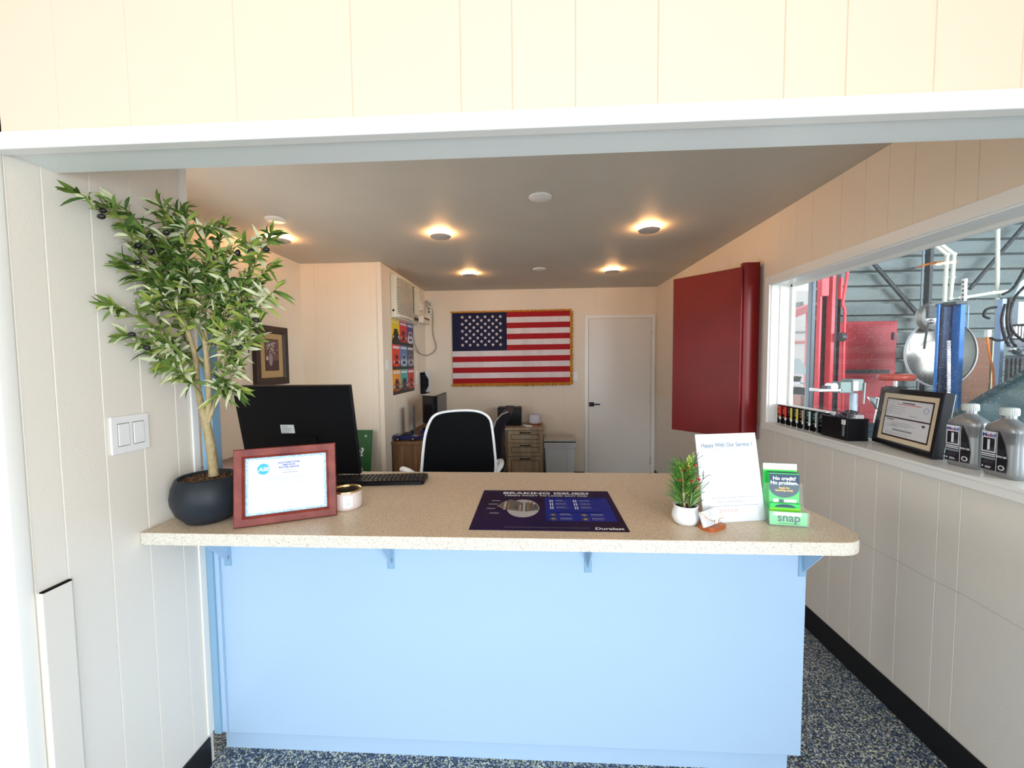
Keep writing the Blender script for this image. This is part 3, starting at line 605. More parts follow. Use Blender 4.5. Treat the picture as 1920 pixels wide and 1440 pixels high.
# ---------------------------------------------------------------- white review sign (acrylic panel), QR code left out
xd = Vector((.113, .020, 0)).normalized(); ps = Vector((.757, 1.345, HC + .0005)) - xd * .216
t = lean(ps, xd, math.radians(12), 'review_sign', 'white tabletop sign with star row leaning behind the small plant', 'tabletop sign')
b = MB(); b.box((0, 0, -.002), (.216, .285, 0), paper); Z = .0004; slate = mat('slate_blue_ink', (.16, .23, .32), .5); rs = mat('pink_red_ink', (.75, .22, .22), .5)
b.text('Happy With Our Service ?', .0185, slate, .108, .242, Z, bold=.0004, sx=.92); b.lines(.055, .16, .232, 1, .01, .0010, inkg, Z, rnd=0); b.lines(.095, .12, .225, 1, .01, .0010, inkg, Z, rnd=0)
for i, (x0, x1) in enumerate(((.035, .19), (.055, .15), (.02, .196))): b.lines(x0, x1, .077 - i * .013, 1, .01, .0013, inkg, Z, rnd=0)
for k in range(5):
    cx_ = .062 + k * .0135; out_ = [(cx_ + (.0058 if j % 2 == 0 else .0026) * math.sin(j * PI / 5), .036 + (.0058 if j % 2 == 0 else .0026) * math.cos(j * PI / 5)) for j in range(10)]
    b.tube([(x, y, Z) for x, y in out_], .0005, rs, 4, close=True)
b.build('printed_sheet', t)
b = MB(); b.box((-.001, 0, -.004), (.217, .286, -.0025), glassm); b.build('acrylic_panel', t)
b = MB(); b.box((0, 0, 0), (.216, .05, .0025), glassm, ); o = b.build('acrylic_foot', t); o.matrix_parent_inverse = t.matrix_world.inverted(); o.matrix_world = frame(ps, xd, (-xd.y, xd.x, 0))

# ---------------------------------------------------------------- brochure holder
bx = Vector((.112, -.018, 0)).normalized()
t = thing('brochure_holder', 'clear acrylic stand holding bright green financing leaflets at the counter end', 'brochure holder'); t.matrix_world = frame((.742, 1.300, HC), bx, (-bx.y, bx.x, 0))
b = MB(); b.box((0, 0, 0), (.112, .075, .002), glassm); b.box((0, 0, 0), (.112, .002, .047), glassm); b.box((0, 0, 0), (.002, .075, .05), glassm); b.box((.110, 0, 0), (.112, .075, .05), glassm)
b.add([(0, .03, 0), (.112, .03, 0), (.112, .05, .125), (0, .05, .125)], [(0, 1, 2, 3)], glassm); b.add([(0, .04, 0), (0, .075, 0), (0, .082, .085), (0, .05, .11)], [(0, 1, 2, 3)], glassm); b.add([(.11, .04, 0), (.11, .075, 0), (.11, .082, .085), (.11, .05, .11)], [(0, 1, 2, 3)], glassm)
b.build('acrylic_tray', t)
b = MB(); T = frame((.003, .0035, .004), (1, 0, 0), (0, .06, 1)); b.box((0, 0, -.001), (.106, .042, 0), mat('light_green_card', (.20, .75, .32), .45), T)
b.rect(.01, .030, .09, .040, .0003, white, T); b.text('snap', .036, teal, .054, .012, .0006, T, bold=.0007); b.lines(.025, .085, .004, 1, .01, .0028, mat('mid_green_ink', (.02, .35, .08), .5), .0005, T, rnd=0); b.build('front_card', t)
# the leaflet stacks are lifted out one by one: things of their own
bw = .088
def leaflet(name, label, o0, w_, h, dep, tilt_, tall=False):
    q = thing(name, label, 'leaflets'); M_ = t.matrix_world @ frame(o0, (1, 0, 0), (0, math.sin(tilt_), math.cos(tilt_))); q.matrix_world = M_
    b = MB(); b.box((0, 0, -dep), (w_, h, 0), green, bev=.0005, seg=1); Z = .0004
    if not tall and h < .08:
        b.poly([(w_ / 2 + .03 * math.cos(k * PI / 12), h - .012 + .010 * math.sin(k * PI / 12)) for k in range(13)], Z, teal); b.rect(0, .0, w_, h - .014, Z, limeg)
    elif not tall:
        c_ = [(w_ / 2 + .044 * math.cos(PI + PI * k / 24), .060 + .034 * math.sin(PI + PI * k / 24)) for k in range(25)]; b.poly([(w_ / 2 - .044, h - .003)] + c_ + [(w_ / 2 + .044, h - .003)], Z, teal)
        b.box((0.0005, h - .0005, -dep), (w_ - .0005, h + .0003, 0), teal)
        b.text('No credit?', .0155, paper, w_ / 2, h - .022, Z * 2, bold=.0006); b.text('No problem.', .0155, paper, w_ / 2, h - .036, Z * 2, bold=.0006)
        b.text('Apply for', .0085, mat('gold_ink', (.9, .55, .08), .5), w_ / 2, h - .050, Z * 2, bold=.0003); b.text('financing today', .0085, MT['gold_ink'], w_ / 2, h - .058, Z * 2, bold=.0003)
        b.rect(.012, .010, .028, .022, Z, white); b.rect(.030, .011, .042, .020, Z, teal); b.rect(.044, .011, .080, .021, Z, white)
    else:
        b.rect(0, h - .022, w_, h, Z, white); b.rect(0, h - .022, w_, h - .020, Z * 2, limeg); b.text('Apply for', .014, paper, .045, h - .040, Z * 2, bold=.0005)
    b.build('printed_leaflets', q)
leaflet('leaflet_stack', 'tall green leaflet with white curved top behind the small ones', (.006, .070, .003), .100, .180, .004, .04, True)
leaflet('leaflet_stack', 'stack of small green leaflets with a navy half circle panel', (.016, .048, .052), bw, .105, .028, .05)
leaflet('leaflet_stack', 'low green leaflets showing only a sliver of navy arc', (.012, .028, .004), bw, .060, .014, .05)

# ---------------------------------------------------------------- business card holder
hx = Vector((.060, .040, 0)).normalized()
t = thing('card_holder', 'orange wood business card holder with gold wire arms before the review sign', 'card holder'); t.matrix_world = frame((.535, 1.235, HC), hx, (-hx.y, hx.x, 0))
b = MB(); b.prism([(0, .022), (.004, .008), (.014, .0), (.034, -.002), (.076, 0), (.076, .045), (.07, .05), (.01, .05), (.002, .04)], 0, .013, orangew); b.build('wood_base', t)
for q in ([(.030, .010, .012), (.030, .008, .030), (.026, .006, .034), (.014, .004, .034), (-.004, .010, .044), (-.016, .018, .055), (-.018, .026, .06)], [(.052, .010, .012), (.052, .008, .030), (.054, .006, .034), (.066, .004, .034), (.068, .004, .038), (.060, .012, .048)]):
    b = MB(); b.tube(smooth([Vector(p) for p in q], 4), .0011, gold, 8); b.build('wire_arm', t)
q = thing('business_cards', 'stack of white business cards with pink printing held by gold wires', 'business cards'); q.matrix_world = t.matrix_world @ frame((-.008, .016, .0135), (1, 0, 0), (0, .38, 1))
b = MB(); b.box((0, 0, -.006), (.078, .046, 0), paper); pk = mat('pink_ink', (.85, .42, .50), .5)
b.tube([(.016 + .011 * math.cos(a / 10), .031 + .008 * math.sin(a / 10), .0003) for a in range(8, 62, 3)], .0006, pk, 4); b.lines(.011, .026, .034, 3, .004, .0012, pk, .0005); b.lines(.033, .055, .041, 4, .0045, .0009, inkg, .0005)
b.lines(.012, .05, .018, 4, .0045, .0008, inkg, .0005, rnd=.4); b.build('card_stack', q)
# ---------------------------------------------------------------- things on the window sill
def cbox(x0, y0, w_, d_, h, name, label, cat, m_, group=None): pass
cols = [((.45, .02, .02), (.80, .55, .08), (.75, .03, .03)), ((.45, .02, .02), (.80, .55, .08), (.75, .03, .03)), ((.03, .035, .05), (.45, .45, .55), (.80, .65, .08)), ((.03, .03, .05), (.45, .45, .58), (.80, .65, .08)),
        ((.03, .03, .03), (.50, .48, .42), (.70, .50, .32)), ((.01, .04, .04), (.50, .58, .56), (.50, .62, .56)), ((.01, .04, .045), (.50, .55, .55), (.55, .62, .55)), ((.01, .03, .035), (.45, .52, .50), (.4, .4, .4))]
wl = ['first from the left, red top with gold crest', 'second from the left, red top with gold crest', 'third from the left, grey script and yellow tube', 'fourth from the left, grey script and yellow tube', 'fifth, beige tube and grey post beside it', 'sixth, grey print and pale grey tube',
      'seventh, pale tube and tall grey post', 'last one, half hidden by the black bin']
for i, (ca, cb, cc) in enumerate(cols):
    y = 2.695 - i * .0555; t = thing('additive_canister', 'black canister on the window sill, ' + wl[i], 'canister', (1.612, y, WZ0)); t['group'] = 'black canisters in a row on the sill'
    b = MB(); b.box((-.026, -.025, 0), (.026, .025, .118), blkm, bev=.003); b.box((-.0275, -.0235, .060), (-.0255, .0235, .112), mat('can_label_%d' % (i // 2 if i < 4 else i), ca, .4))
    ac = mat('can_print_%d' % (i // 2 if i < 4 else i), cb, .4)
    for k in range(5):
        yy = random.uniform(-.016, .006); zz = .066 + k * .009; b.box((-.0282, yy, zz), (-.0270, yy + random.uniform(.008, .018), zz + .005), ac)
    b.box((-.0275, -.02, .042), (-.0260, .018, .046), ac); b.build('body', t)
    b = MB(); b.box((-.028, -.0265, .118), (.028, .0265, .124), white, bev=.002); b.build('lid', t)
    b = MB(); tb = mat('tube_col_%d' % (i // 2 if i < 4 else i), cc, .35); b.cyl((-.034, -.020, .045), (-.034, -.020, .112), .006, tb, 10); b.cyl((-.034, -.020, .030), (-.034, -.020, .046), .0066, white, 10); b.cyl((-.034, -.020, .002), (-.034, -.020, .03), .001, silver, 6); b.lathe([(0, .006), (.005, .002), (.006, 0), (0, 0)], white, 12, Matrix.Translation((-.034, -.020, 0)))
    if i in (4, 6): b.box((-.037, -.0285, 0), (-.029, -.0255, .118), grey)
    b.build('tester_tube', t)
t = thing('black_bin', 'black open bin full of cables and tools on the window sill', 'bin', (1.612, 2.185, WZ0))
b = MB()
for a, c in (((-.05, -.09, 0), (.05, .088, .004)), ((-.052, -.092, 0), (-.048, .088, .108)), ((.044, -.092, 0), (.048, .088, .108)), ((-.052, -.094, 0), (.048, -.090, .108)), ((-.052, .086, 0), (.048, .090, .108))): b.box(a, c, blk, bev=.0015)
b.tube([(-.053, -.094, .109), (.047, -.094, .109), (.047, .089, .109), (-.053, .089, .109)], .0035, blk, 6, close=True); b.build('bin_body', t)
t = thing('cable_bundle', 'tangle of grey and black cables heaped in the black sill bin', 'cables', (1.612, 2.17, WZ0 + .095)); b = MB(); mauve = mat('grey_mauve_cable', (.16, .14, .17), .6)
for i in range(26):
    pts = [Vector((random.uniform(-.04, .04), random.uniform(-.06, .03), random.uniform(-.03, .052))) for _ in range(5)]; b.tube(smooth(pts, 4), .0032, (mauve, dgrey, mauve)[i % 3], 5)
b.build('cables', t)
t = thing('spray_nozzle', 'white and blue nozzle sticking out of the black sill bin', 'nozzle', (1.595, 2.225, WZ0 + .112)); b = MB(); b.cyl((0, .03, .012), (0, -.01, .0), .009, white, 12); b.cyl((0, -.01, 0), (0, -.025, -.004), .010, mat('plastic_blue', (.02, .12, .55), .3), 12); b.cyl((.01, .0, 0), (.01, .03, -.05), .006, white, 8); b.build('nozzle_body', t)
t = thing('white_jar', 'small white box in the black sill bin behind the cables', 'box', (1.625, 2.13, WZ0 + .005)); b = MB(); b.box((-.02, -.03, 0), (.02, .03, .125), white, bev=.003); b.build('jar_body', t)
t = thing('glove_tag', 'white tag and strap hanging over the front of the black bin', 'strap', (1.559, 2.115, WZ0 + .05)); b = MB(); b.box((-.004, -.012, .03), (0, .012, .055), white, bev=.001); b.box((-.003, -.006, -.028), (0, .006, .03), grey); b.build('strap_body', t)
# framed licences
xd = Vector((-.060, -.372, 0)); t = lean((1.658, 2.070, WZ0 + .0068), xd, math.radians(7), 'license_frame', 'black framed pair of certificates with cream mat on the window sill', 'framed certificate')
LW, LH = .375, .268; b = MB(); picframe(b, LW, LH, .024, .036, blk); b.build('frame', t)
b = MB(); b.box((.02, .02, -.016), (LW - .02, LH - .02, -.0075), mat('cream_mat', (.78, .68, .50), .6)); Z = -.0070; b.rect(.047, .045, LW - .047, LH - .045, Z, dkwood)
b.rect(.054, .137, LW - .054, LH - .052, Z + .0004, paper); b.rect(.054, .052, LW - .054, .131, Z + .0004, paper); Z += .0008
b.rect(.15, .203, .225, .207, Z, navy); b.rect(.12, .196, .26, .199, Z, mat('ink_red', (.7, .08, .04), .5)); b.lines(.075, .18, .185, 4, .0105, .0015, inkg, Z); b.tube([(.292 + .012 * math.cos(k * PI / 8), .183 + .012 * math.sin(k * PI / 8), Z) for k in range(16)], .0008, iv, 4, close=True); b.lines(.20, .26, .15, 1, .01, .0015, iv, Z)
b.rect(.072, .121, .078, .128, Z, ink); b.rect(.082, .122, .115, .126, Z, ink); b.lines(.10, .25, .112, 3, .007, .0014, inkg, Z, rnd=.3); b.lines(.075, .16, .100, 2, .007, .0014, inkg, Z, rnd=.3); b.rect(.115, .076, .235, .083, Z, inkg); b.lines(.075, .25, .066, 2, .006, .001, inkg, Z, rnd=.3); b.poly([(.28, .121), (.302, .121), (.297, .113), (.291, .110), (.285, .113)], Z, ink)
b.build('mat_and_documents', t)
b = MB(); b.box((.002, .03, -.040), (LW - .002, LH - .002, -.036), mat('grey_back_board', (.45, .50, .50), .6)); b.build('back_board', t)
# oil bottles
oils = mat('silver_bottle_plastic', (.33, .35, .37), .32, .55); oill = mat('bottle_black_label', (.012, .012, .016), .3, noise=(14, (.16, .15, .19), .5, .85, S1))
def bottle(o0, xdir, label):
    t = thing('oil_bottle', label, 'oil bottle'); xd = Vector((*xdir, 0)).normalized(); n = Vector((xd.y, -xd.x, 0)); t.matrix_world = frame(o0, xd, -n)    # x along the front, y away from viewer, z up
    t['group'] = 'silver motor oil bottles on the sill'
    b = MB(); Wd, Dp = .112, .062
    secs = [(0, .050, .027), (.003, .054, .030), (.02, .056, .031), (.05, .0555, .031), (.11, .054, .030), (.145, .054, .030), (.155, .058, .031), (.168, .058, .031), (.178, .052, .029), (.190, .036, .024), (.199, .022, .018), (.205, .018, .017), (.215, .018, .017)]
    vs = []; n_ = 28
    for z, hw, hd in secs:
        for k in range(n_):
            a = 2 * PI * k / n_; c_, s_ = math.cos(a), math.sin(a); e = .55 if z < .19 else .9
            vs.append((hw * math.copysign(abs(c_) ** e, c_) + .056, hd * math.copysign(abs(s_) ** e, s_) + .031, z))
    fs = [(i * n_ + k, i * n_ + (k + 1) % n_, (i + 1) * n_ + (k + 1) % n_, (i + 1) * n_ + k) for i in range(len(secs) - 1) for k in range(n_)]
    b.add(vs, fs + [list(range(n_))[::-1]], oils, smooth=True); b.build('bottle_body', t)
    b = MB()
    for k in range(9): b.tube([(.078 - .0, -.0005, .120 + k * .0045), (.092, -.0010, .120 + k * .0045), (.105, .004, .120 + k * .0045)], .0016, oils, 6)
    b.build('grip_ribs', t)
    b = MB(); b.lathe([(.0205, .212), (.0225, .214), (.0225, .236), (.021, .239), (0, .239)], mat('pale_cap', (.62, .66, .64), .35), 28, Matrix.Translation((.056, .031, 0)))
    for k in range(28): a = 2 * PI * k / 28; b.box((-.0006, -.0008, .215), (.0006, .0008, .235), MT['pale_cap'], Matrix.Translation((.056 + .0226 * math.cos(a), .031 + .0226 * math.sin(a), 0)))
    b.build('cap', t)
    T = frame((-.001, -.0012, 0), (1, 0, 0), (0, 0, 1)) @ Matrix.Diagonal((1.2, 1.04, 1, 1)); b = MB()
    b.poly([(.006, .018), (.072, .018), (.074, .06), (.066, .11), (.052, .150), (.048, .152), (.012, .148), (.006, .142)], .0, oill, T)
    b.rect(.007, .078, .044, .148, .0006, paper, T); b.text('Mobil', .0165, mat('logo_blue', (.02, .05, .35), .4), .0255, .130, .001, T, bold=.0005, sx=.95)
    b.text('o', .0165, mat('logo_red', (.75, .02, .02), .4), .0238, .130, .0012, T, bold=.0006, sx=.95)
    b.rect(.010, .082, .041, .126, .001, oill, T); b.text('1', .048, paper, .0255, .087, .0014, T, bold=.0014, sx=.9)
    b.rect(.007, .070, .044, .074, .0006, paper, T); b.rect(.007, .064, .044, .067, .0006, paper, T); b.rect(.007, .054, .044, .060, .0006, inkg, T); b.rect(.046, .018, .0475, .150, .0006, paper, T)
    b.text('5W-20', .0085, paper, .060, .066, .0006, T, bold=.0004); b.disc(.060, .033, .0085, .0006, paper, T); b.disc(.060, .033, .0055, .0010, oill, T); b.rect(.009, .026, .013, .031, .0006, paper, T); b.lines(.018, .036, .028, 2, .004, .002, paper, .0006, T)
    b.build('front_label', t)
bottle((1.598, 1.655, WZ0), (.012, -.112), 'grey one quart oil bottle on the sill, beside the framed certificates')
bottle((1.592, 1.522, WZ0), (-.003, -.118), 'grey one quart oil bottle at the right edge, nearest the camera')

# ---------------------------------------------------------------- office: desk along the closet wall
t = thing('office_desk', 'brown wood desk against the closet wall under the car posters', 'desk', (-1.388, 3.84, 0))
b = MB(); b.box((0, 0, .725), (.66, 1.33, .757), walnut, bev=.004); b.build('desk_top', t)
b = MB(); b.box((.01, .01, 0), (.64, .03, .725), walnut); b.build('end_panel', t)
b = MB(); b.box((.01, 1.29, 0), (.64, 1.31, .725), walnut); b.build('end_panel', t)
b = MB(); b.box((.01, .03, .30), (.025, 1.29, .725), walnut); b.build('back_panel', t)
DZ = .757
def car(x, y, rz, body, label, s=1.0):
    t = thing('toy_car', label, 'toy car', (x, y, DZ), rz); t['group'] = 'model cars on the office desk'; t.scale = (s * 1.25, s * 1.25, s * 1.25)
    b = MB(); T = frame((0, .040, 0), (1, 0, 0), (0, 0, 1))
    pr = [(-.095, .012), (-.095, .030), (-.08, .040), (-.045, .043), (-.015, .058), (.025, .057), (.05, .040), (.085, .033), (.098, .022), (.098, .012)]
    b.prism(pr, 0, .08, body, T, True); b.prism([(-.040, .0445), (-.014, .0585), (.022, .0575), (.042, .0445)], -.001, .081, blk, T); b.build('car_body', t)
    for xx in (-.06, .06):
        for yy in (-.041, .033):
            b = MB(); b.cyl((xx, yy, .0145), (xx, yy + .008, .0145), .0145, blkm, 16); b.cyl((xx, yy - .0008, .0145), (xx, yy + .0088, .0145), .0085, silver, 10); b.build('wheel', t)
    b = MB(); b.box((-.098, -.036, .040), (-.086, .036, .043), body); b.build('spoiler', t)
cn = mat('toy_navy', (.012, .018, .10), .2, coat=.5)
car(-1.262, 3.92, .05, cn, 'dark blue model car at the left front corner of the desk')
car(-1.0, 3.93, -.05, cn, 'dark blue model car just right of the left one at the desk edge')
car(-1.12, 4.30, .3, mat('toy_blue_white', (.02, .03, .22), .25), 'navy model car further back under the black screens', .9)
car(-.98, 4.06, -.3, mat('toy_white', (.75, .76, .80), .25), 'white model car nearest the office chair on the desk', .8)
car(-1.02, 4.52, .2, mat('toy_yellow', (.65, .45, .05), .3), 'yellow and white model car at the back of the desk', .9)
def slab(name, label, p0, p1, z0, z1, th, m1_, m2_, foot=True, cat='monitor'):
    p0 = Vector((*p0, 0)); p1 = Vector((*p1, 0)); L_ = (p1 - p0).length; t = thing(name, label, cat); t.matrix_world = frame((p0.x, p0.y, DZ), p1 - p0, (0, 0, 1))
    b = MB(); b.box((0, z0 - DZ, -th), (L_, z1 - DZ, 0), m1_, bev=.003); b.build('casing', t)
    b = MB(); b.rect(.006, z0 - DZ + .006, L_ - .006, z1 - DZ - .006, .0008, m2_); b.build('screen', t)
    if foot:
        b = MB(); b.box((L_ / 2 - .02, .0, -th - .02), (L_ / 2 + .02, z0 - DZ + .05, -th + .002), blk); b.box((L_ / 2 - .08, 0, -th - .06), (L_ / 2 + .08, .008, .04), blk, bev=.002); b.build('stand', t)
    return t
scr = mat('dark_screen', (.018, .014, .016), .25); scr2 = mat('dim_screen', (.06, .055, .065), .3)
slab('desk_monitor', 'black desk monitor whose dim screen faces the chair', (-1.01, 4.18), (-1.02, 4.68), .905, 1.172, .03, blk, scr2)
slab('desk_monitor', 'narrow black screen turned to the counter, left of the dim one', (-1.175, 4.20), (-1.045, 4.12), .885, 1.175, .03, blk, scr)
slab('tablet', 'thin dark screen seen edge on at the front of the desk', (-1.20, 4.02), (-1.245, 4.17), .775, 1.075, .022, dgrey, scr, True, 'tablet')
t = thing('cable_loop', 'black cables behind the desk screens', 'cable', (-1.2, 4.2, DZ)); b = MB()
for k in range(4): b.tube(smooth([Vector((-.02 + .02 * k, .1, .0)), Vector((.01, .06, .03 + .01 * k)), Vector((.07, .02, .08)), Vector((.13 + .01 * k, .0, .15))], 5), .004, blkm, 6)
b.build('cable_strand', t)
t = thing('label_printer', 'low black device on the desk behind the office chair', 'printer', (-.98, 5.0, DZ)); b = MB(); b.box((-.22, -.12, 0), (.14, .12, .13), blkm, bev=.01); b.build('printer_body', t); b = MB(); b.box((-.2, -.11, .13), (.12, .1, .145), blk, bev=.004); b.build('printer_lid', t)
t = thing('clutter_papers', 'loose papers and a yellow pad on the desk among the model cars', 'papers', (-1.0, 4.3, DZ)); b = MB(); b.box((-.1, -.12, 0), (.08, .05, .004), paper); b.box((-.02, .08, 0), (.14, .3, .006), mat('pad_yellow', (.6, .42, .08), .6)); b.build('sheets', t)
# wall file rack
t = thing('file_rack', 'black mesh file rack holding white sheets on the closet wall', 'file rack', (-1.388, 5.0, 1.14)); b = MB(); b.box((0, -.10, 0), (.006, .12, .26), blkm)
for k in range(5): b.box((.012 + k * .011, -.1, .02 * k), (.014 + k * .011, .1, .26 - .02 * k), blkm)
for k in range(9): b.box((.0, -.104, .02 + .025 * k), (.062, -.101, .026 + .025 * k), dgrey)
b.box((0, -.1, 0), (.06, .12, .006), blkm); b.build('rack', t)
b = MB(); b.box((.016, .06, .01), (.074, .063, .285), paper); b.build('white_sheets', t)
# posters 3 x 3
pc = [('yellow', (.85, .60, .02), (.02, .02, .02)), ('red', (.70, .03, .04), (.45, .02, .02)), ('indigo', (.07, .05, .25), (.70, .66, .75)),
      ('scarlet', (.75, .06, .03), (.65, .04, .02)), ('steel blue', (.08, .20, .45), (.25, .45, .65)), ('charcoal', (.09, .08, .10), (.35, .30, .35)),
      ('orange', (.85, .33, .04), (.30, .08, .02)), ('turquoise', (.05, .42, .40), (.06, .05, .07)), ('crimson', (.60, .04, .04), (.50, .05, .05))]
for i, (nm, cb, cc) in enumerate(pc):
    r, c = divmod(i, 3); t = thing('car_poster', '%s car magazine cover poster, %s of %s row on the closet wall' % (nm, ('left', 'middle', 'right')[c], ('top', 'middle', 'bottom')[r]), 'poster')
    t['group'] = 'car cover posters in a grid'; t.matrix_world = frame((-1.3925, 3.935 + c * .238, 1.20 + (2 - r) * .253), (0, 1, 0), (0, 0, 1))
    b = MB(); k_ = nm.replace(' ', '_'); b.box((0, 0, -.001), (.237, .252, .002), mat('poster_' + k_, cb, .4)); ph = mat('poster_dark', (.02, .018, .02), .4); cm = mat('poster_car_' + k_, cc, .4)
    b.rect(.02, .213, .215, .238, .0025, paper if i not in (0,) else mat('poster_pale_yellow', (.9, .8, .35), .4))
    for q in range(6): b.rect(.03 + q * .03, .213, .034 + q * .03, .238, .003, MT['poster_' + k_])
    b.rect(0, 0, .237, .05, .0024, ph)
    b.poly([(.02, .03), (.02, .095), (.05, .11), (.075, .16), (.165, .16), (.195, .11), (.222, .095), (.222, .03)], .0030, cm); b.poly([(.078, .112), (.092, .148), (.152, .148), (.168, .112)], .0034, ph)
    b.rect(.075, .06, .17, .085, .0034, ph); b.disc(.045, .08, .013, .0034, paper); b.disc(.198, .08, .013, .0034, paper); b.rect(.03, .018, .06, .04, .0034, ph); b.rect(.18, .018, .21, .04, .0034, ph)
    b.build('printed_cover', t)
# window air conditioner
t = thing('air_conditioner', 'cream air conditioner high on the closet wall above the car posters', 'air conditioner', (-1.394, 3.925, 1.965))
b = MB(); b.box((0, 0, 0), (.055, .80, .425), cream2, bev=.012, seg=3); b.build('housing', t)
b = MB(); vs = [(.05, .02, .02), (.085, .06, .03), (.09, .25, .035), (.085, .50, .03), (.055, .53, .02)]; T = ID
pr = [(.05, .02), (.075, .05), (.088, .15), (.092, .27), (.088, .40), (.078, .50), (.05, .53)]
for k in range(22): z = .035 + k * .0165; b.prism(pr, z, z + .0085, cream2)
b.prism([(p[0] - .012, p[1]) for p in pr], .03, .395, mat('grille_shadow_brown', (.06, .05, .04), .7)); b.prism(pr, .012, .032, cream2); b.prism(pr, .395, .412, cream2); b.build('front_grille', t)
b = MB(); b.box((.05, .56, .10), (.062, .76, .40), blk)
for k in range(14): b.box((.055, .565, .105 + k * .021), (.072, .755, .113 + k * .021), cream2)
for k in range(4): b.box((.055, .60 + k * .045, .10), (.075, .604 + k * .045, .40), cream2)
b.build('side_vent', t)
b = MB(); b.box((.052, .57, .02), (.062, .74, .085), mat('control_panel_tan', (.35, .28, .18), .4)); b.cyl((.06, .62, .05), (.075, .62, .05), .014, blk, 14); b.cyl((.06, .69, .05), (.075, .69, .05), .014, blk, 14); b.build('control_panel', t)
b = MB(); b.cyl((.03, -.004, .07), (.03, .004, .07), .012, black, 10); b.build('side_knob', t)
# small electrics near the ceiling
t = thing('plug_box', 'cream plug box on the closet wall right of the air conditioner', 'outlet', (-1.393, 4.90, 2.15)); b = MB(); b.box((0, -.05, 0), (.05, .06, .10), cream2, bev=.004); b.box((.05, -.02, .02), (.056, .03, .08), white); b.build('box_body', t); b = MB(); b.tube([(.012, 0, .10), (.012, -.02, .2), (.012, -.03, .285)], .006, cream2, 8); b.build('conduit', t)
t = thing('wall_outlet', 'small double outlet box in the back corner near the ceiling', 'outlet', (-1.34, YB - .001, 2.14)); b = MB(); b.box((-.03, -.03, 0), (.04, 0, .10), cream2, bev=.003); b.build('cover', t)
for z in (.028, .07): b = MB(); b.cyl((.005, -.034, z), (.005, -.028, z), .013, dgrey, 12); b.build('socket', t)
t = thing('thermostat_tray', 'tan box with dark slot on the closet wall below the plug box', 'thermostat', (-1.393, 4.78, 2.0)); b = MB(); b.prism([(0, 0), (.085, .02), (.085, .32), (0, .36)], .0, .075, cream2); b.build('box_body', t); b = MB(); b.box((.083, .06, .045), (.088, .28, .065), mat('slot_brown', (.14, .06, .02), .5)); b.build('slot', t)
t = thing('power_cord', 'grey cord looping from the corner outlet down the wall beside the posters', 'cord'); b = MB()
def onx(px, py, x): d = CR * ((px - 960) / FPX) - CU * ((py - 720) / FPX) + CF; return CP + d * (x / d.x)
pts = [onx(775, 606, -1.37), onx(776, 635, -1.365), onx(782, 655, -1.355), at(790, 664, 4.98), at(803, 666, 5.175), at(815, 658, 5.18), at(818, 648, 5.18), at(812, 625, 5.18), at(812, 600, 5.18), at(810, 580, 5.18), at(803, 567, 5.17), at(798, 565, 5.15), Vector((-1.335, 5.165, 2.18))]
b.tube(smooth(pts, 5), .0075, mat('grey_cord', (.42, .38, .30), .5), 8); b.build('cord', t)
b = MB(); b.sphere(at(810, 567, 5.17), .016, paper, sc=(1.4, .6, .7)); b.build('cord_tag', t)
# drawers
t = thing('drawer_cabinet', 'weathered oak three drawer cabinet against the back wall', 'drawer cabinet', (-.318, 4.76, 0)); DW = .425
b = MB(); b.box((0, .02, .03), (DW, .42, .712), oak); b.build('carcass', t)
b = MB(); b.box((-.10, -.012, .712), (DW + .012, .435, .742), oak, bev=.004); b.build('top', t)
for z0, z1 in ((.560, .704), (.402, .552), (.045, .394)):
    b = MB(); b.box((.004, 0, z0), (DW - .004, .02, z1), oak, bev=.003)
    for a, c in (((.03, -.004, z0 + .025), (.042, 0, z1 - .025)), ((DW - .042, -.004, z0 + .025), (DW - .03, 0, z1 - .025)), ((.03, -.004, z0 + .025), (DW - .03, 0, z0 + .037)), ((.03, -.004, z1 - .037), (DW - .03, 0, z1 - .025))): b.box(a, c, oak, bev=.001)
    gm = mat('oak_groove_dark', (.05, .03, .018), .6); b.box((.046, -.001, z0 + .041), (DW - .046, .001, z1 - .041), gm); b.box((.052, -.003, z0 + .047), (DW - .052, .001, z1 - .047), oak); dd = b.build('drawer', t)
    h = MB(); h.tube(smooth([Vector((DW / 2 - .06, 0, z1 - .018)), Vector((DW / 2 - .045, -.026, z1 - .018)), Vector((DW / 2 + .045, -.026, z1 - .018)), Vector((DW / 2 + .06, 0, z1 - .018))], 4), .007, blk, 8); h.build('handle', dd)
t = thing('black_speaker', 'square black case standing on the drawer cabinet', 'speaker', (-.30, 5.0, .742)); b = MB(); b.box((-.145, -.10, 0), (.145, .10, .222), blk, bev=.01, seg=3); b.build('case', t); b = MB(); b.tube([(-.05, -.0, .222), (-.045, 0, .232), (.045, 0, .232), (.05, 0, .222)], .005, blk, 6); b.build('carry_handle', t)
t = thing('smart_speaker', 'round white speaker with copper base on the drawer cabinet', 'speaker', (.012, 5.0, .742)); b = MB(); b.lathe([(0, .022), (.070, .022), (.074, .03), (.076, .07), (.072, .118), (.064, .128), (0, .130)], mat('white_fabric', (.72, .74, .86), .7), 32); b.build('speaker_body', t); b = MB(); b.lathe([(.066, 0), (.070, .003), (.070, .02), (.066, .022), (0, .022)], mat('copper_base', (.30, .08, .04), .35, .3), 32); b.build('base', t)
